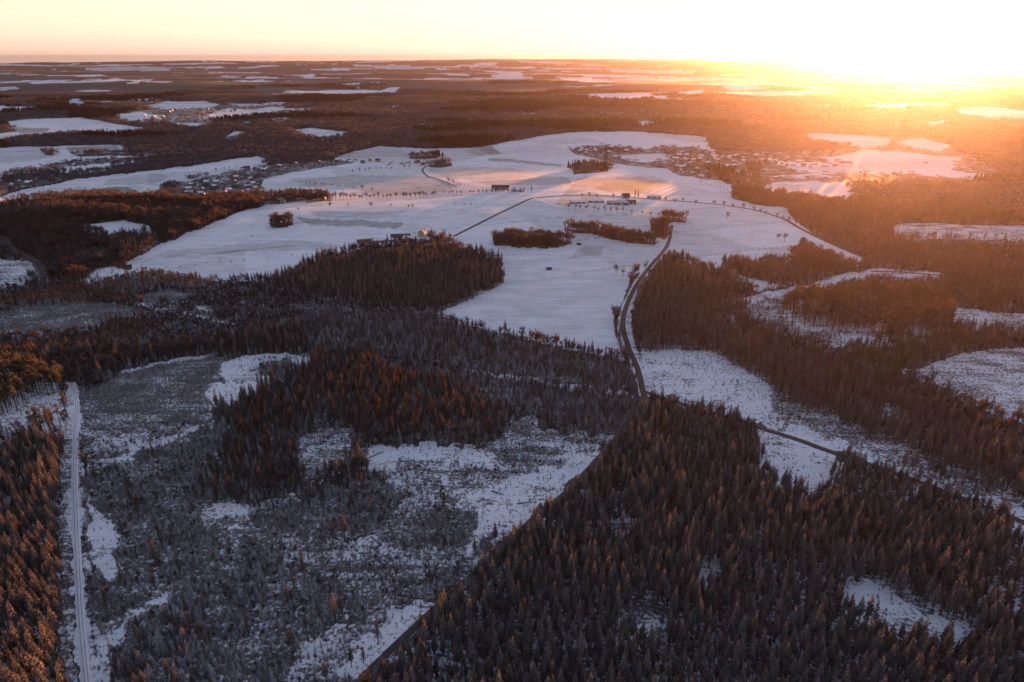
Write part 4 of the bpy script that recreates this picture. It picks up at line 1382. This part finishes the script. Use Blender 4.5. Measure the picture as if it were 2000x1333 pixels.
barn(978, 370, 30, 13, 4.0, 3.0, R(-4), M_WALLS[1], M_SLATE, 'long dark-roofed barn behind the brown hedge')
barn(1012, 374, 22, 8, 3.0, 1.8, R(-6), M_WALLS[0], M_ROOFSNOW, 'low snow-roofed sheds right of long barn', 'shed', 'shed')
barn(1206, 399, 32, 13, 3.2, 2.0, R(-8), M_DARKWALL, M_METAL, 'wide grey-roofed cattle shed of the right farm', 'shed', 'shed')
barn(1232, 398, 15, 11, 3.6, 2.2, R(-8), M_DARKWALL, M_SLATE, 'dark barn at right end of grey cattle shed')
barn(1165, 395, 24, 9, 2.6, 1.5, R(-4), M_DARKWALL, M_ROOFSNOW, 'long low snow-roofed shed left of grey cattle shed', 'shed', 'shed')
barn(1128, 397, 22, 9, 2.6, 1.6, R(12), M_DARKWALL, M_ROOFSNOW, 'smallest low shed at left end of the right farm', 'shed', 'shed')
barn(1222, 387, 11, 8, 4.2, 3.0, R(10), M_WALLS[0], M_SLATE, 'pale farmhouse under the twin spruces', 'farmhouse', 'house')
barn(1278, 387, 22, 8, 3.0, 1.9, R(-14), M_DARKWALL, M_ROOFSNOW, 'long snow-roofed shed beside the tree-lined road', 'shed', 'shed')
barn(1072, 527, 5.5, 3.2, 1.8, 0.7, R(10), M_DARKWALL, M_SLATE, 'tiny dark shelter alone in the snowy meadow', 'shelter', 'shelter', False)
barn(1131, 479, 5.0, 3.0, 1.8, 0.7, R(-20), M_DARKWALL, M_SLATE, 'tiny dark shelter below the oval copse', 'shelter', 'shelter', False)

# fallen trunks on the clearing
def log(u, v, L, rz, label):
    x, y = ground_at(u, v)
    o = bpy.data.objects.new('fallen_tree', None)
    COL.objects.link(o)
    o.location = (x, y, hz(x, y) + 0.25); o.rotation_euler = (0, 0, rz)
    tag(o, label, 'fallen tree', 'fallen trunks on the clearing')
    b = MB(); b.tube((0, 0, 0), (L, 0, 0.1), 0.32, 0.14, 7); b.build('trunk', M_BARK, o)
    c = MB()
    for i in range(16):
        t = random.uniform(0.3, 1.0)
        spike(c, (L * t, 0, 0.1), (random.uniform(-0.3, 1), random.uniform(-1, 1), random.uniform(0, 0.8)), random.uniform(1, 2.6), 0.09)
    c.build('branches', M_BARK, o)
for u, v, L, a, lb in ((850,1042,12,-40,'longest dark fallen trunk lying amid the snowy clearing'),(745,1135,10,-60,'dark fallen trunk by frosted thicket on lower clearing'),
                       (772,1162,11,-15,'dark fallen trunk below another one on lower clearing'),(870,1010,9,20,'fallen trunk on the upper part of clearing'),
                       (1010,985,8,10,'fallen trunk near the road edge of the clearing'),(720,895,10,40,'fallen trunk at the left corner of upper clearing'),
                       (960,960,8,-30,'fallen trunk amid young spruces of upper clearing')):
    log(u, v, L, R(a), lb)

# distant white steam plume near the horizon
def plume():
    x, y = ground_at(646, 130)
    b = MB()
    for i in range(60):
        t = i / 59
        p = np.array([t * 110, 0, 8 + t * 45 + 8 * math.sin(t * 5)])
        r = 5 + 14 * t
        for q in range(6):
            d = np.array([random.gauss(0, 1), random.gauss(0, 1), random.gauss(0, 1)]); d /= np.linalg.norm(d)
            spike(b, p + d * r * 0.4, d, r, r * 0.5)
    o = b.build('steam', plain('steam', (0.85, 0.83, 0.80), 1.0, 0.05))
    o.location = (x, y, hz(x, y))
    tag(o, 'small white steam plume rising near the horizon', 'steam plume', kind='stuff')
plume()

# ------------------------------------------------------------------ haze: the air between here and the horizon
def haze():
    b = MB()
    b.box(-22500, 22500, -22500, 22500, -120, CAM_Z + 14)
    m, n, l = newmat('air')
    pv = n.new('ShaderNodeVolumePrincipled')
    pv.inputs['Color'].default_value = (*HAZE_COLOR, 1)
    pv.inputs['Density'].default_value = HAZE_DENSITY
    pv.inputs['Anisotropy'].default_value = HAZE_G
    o_ = n.new('ShaderNodeOutputMaterial')
    l.new(pv.outputs[0], o_.inputs['Volume'])
    o = b.build('haze', m)
    tag(o, 'thin evening haze over the land', 'haze', kind='stuff')
haze()
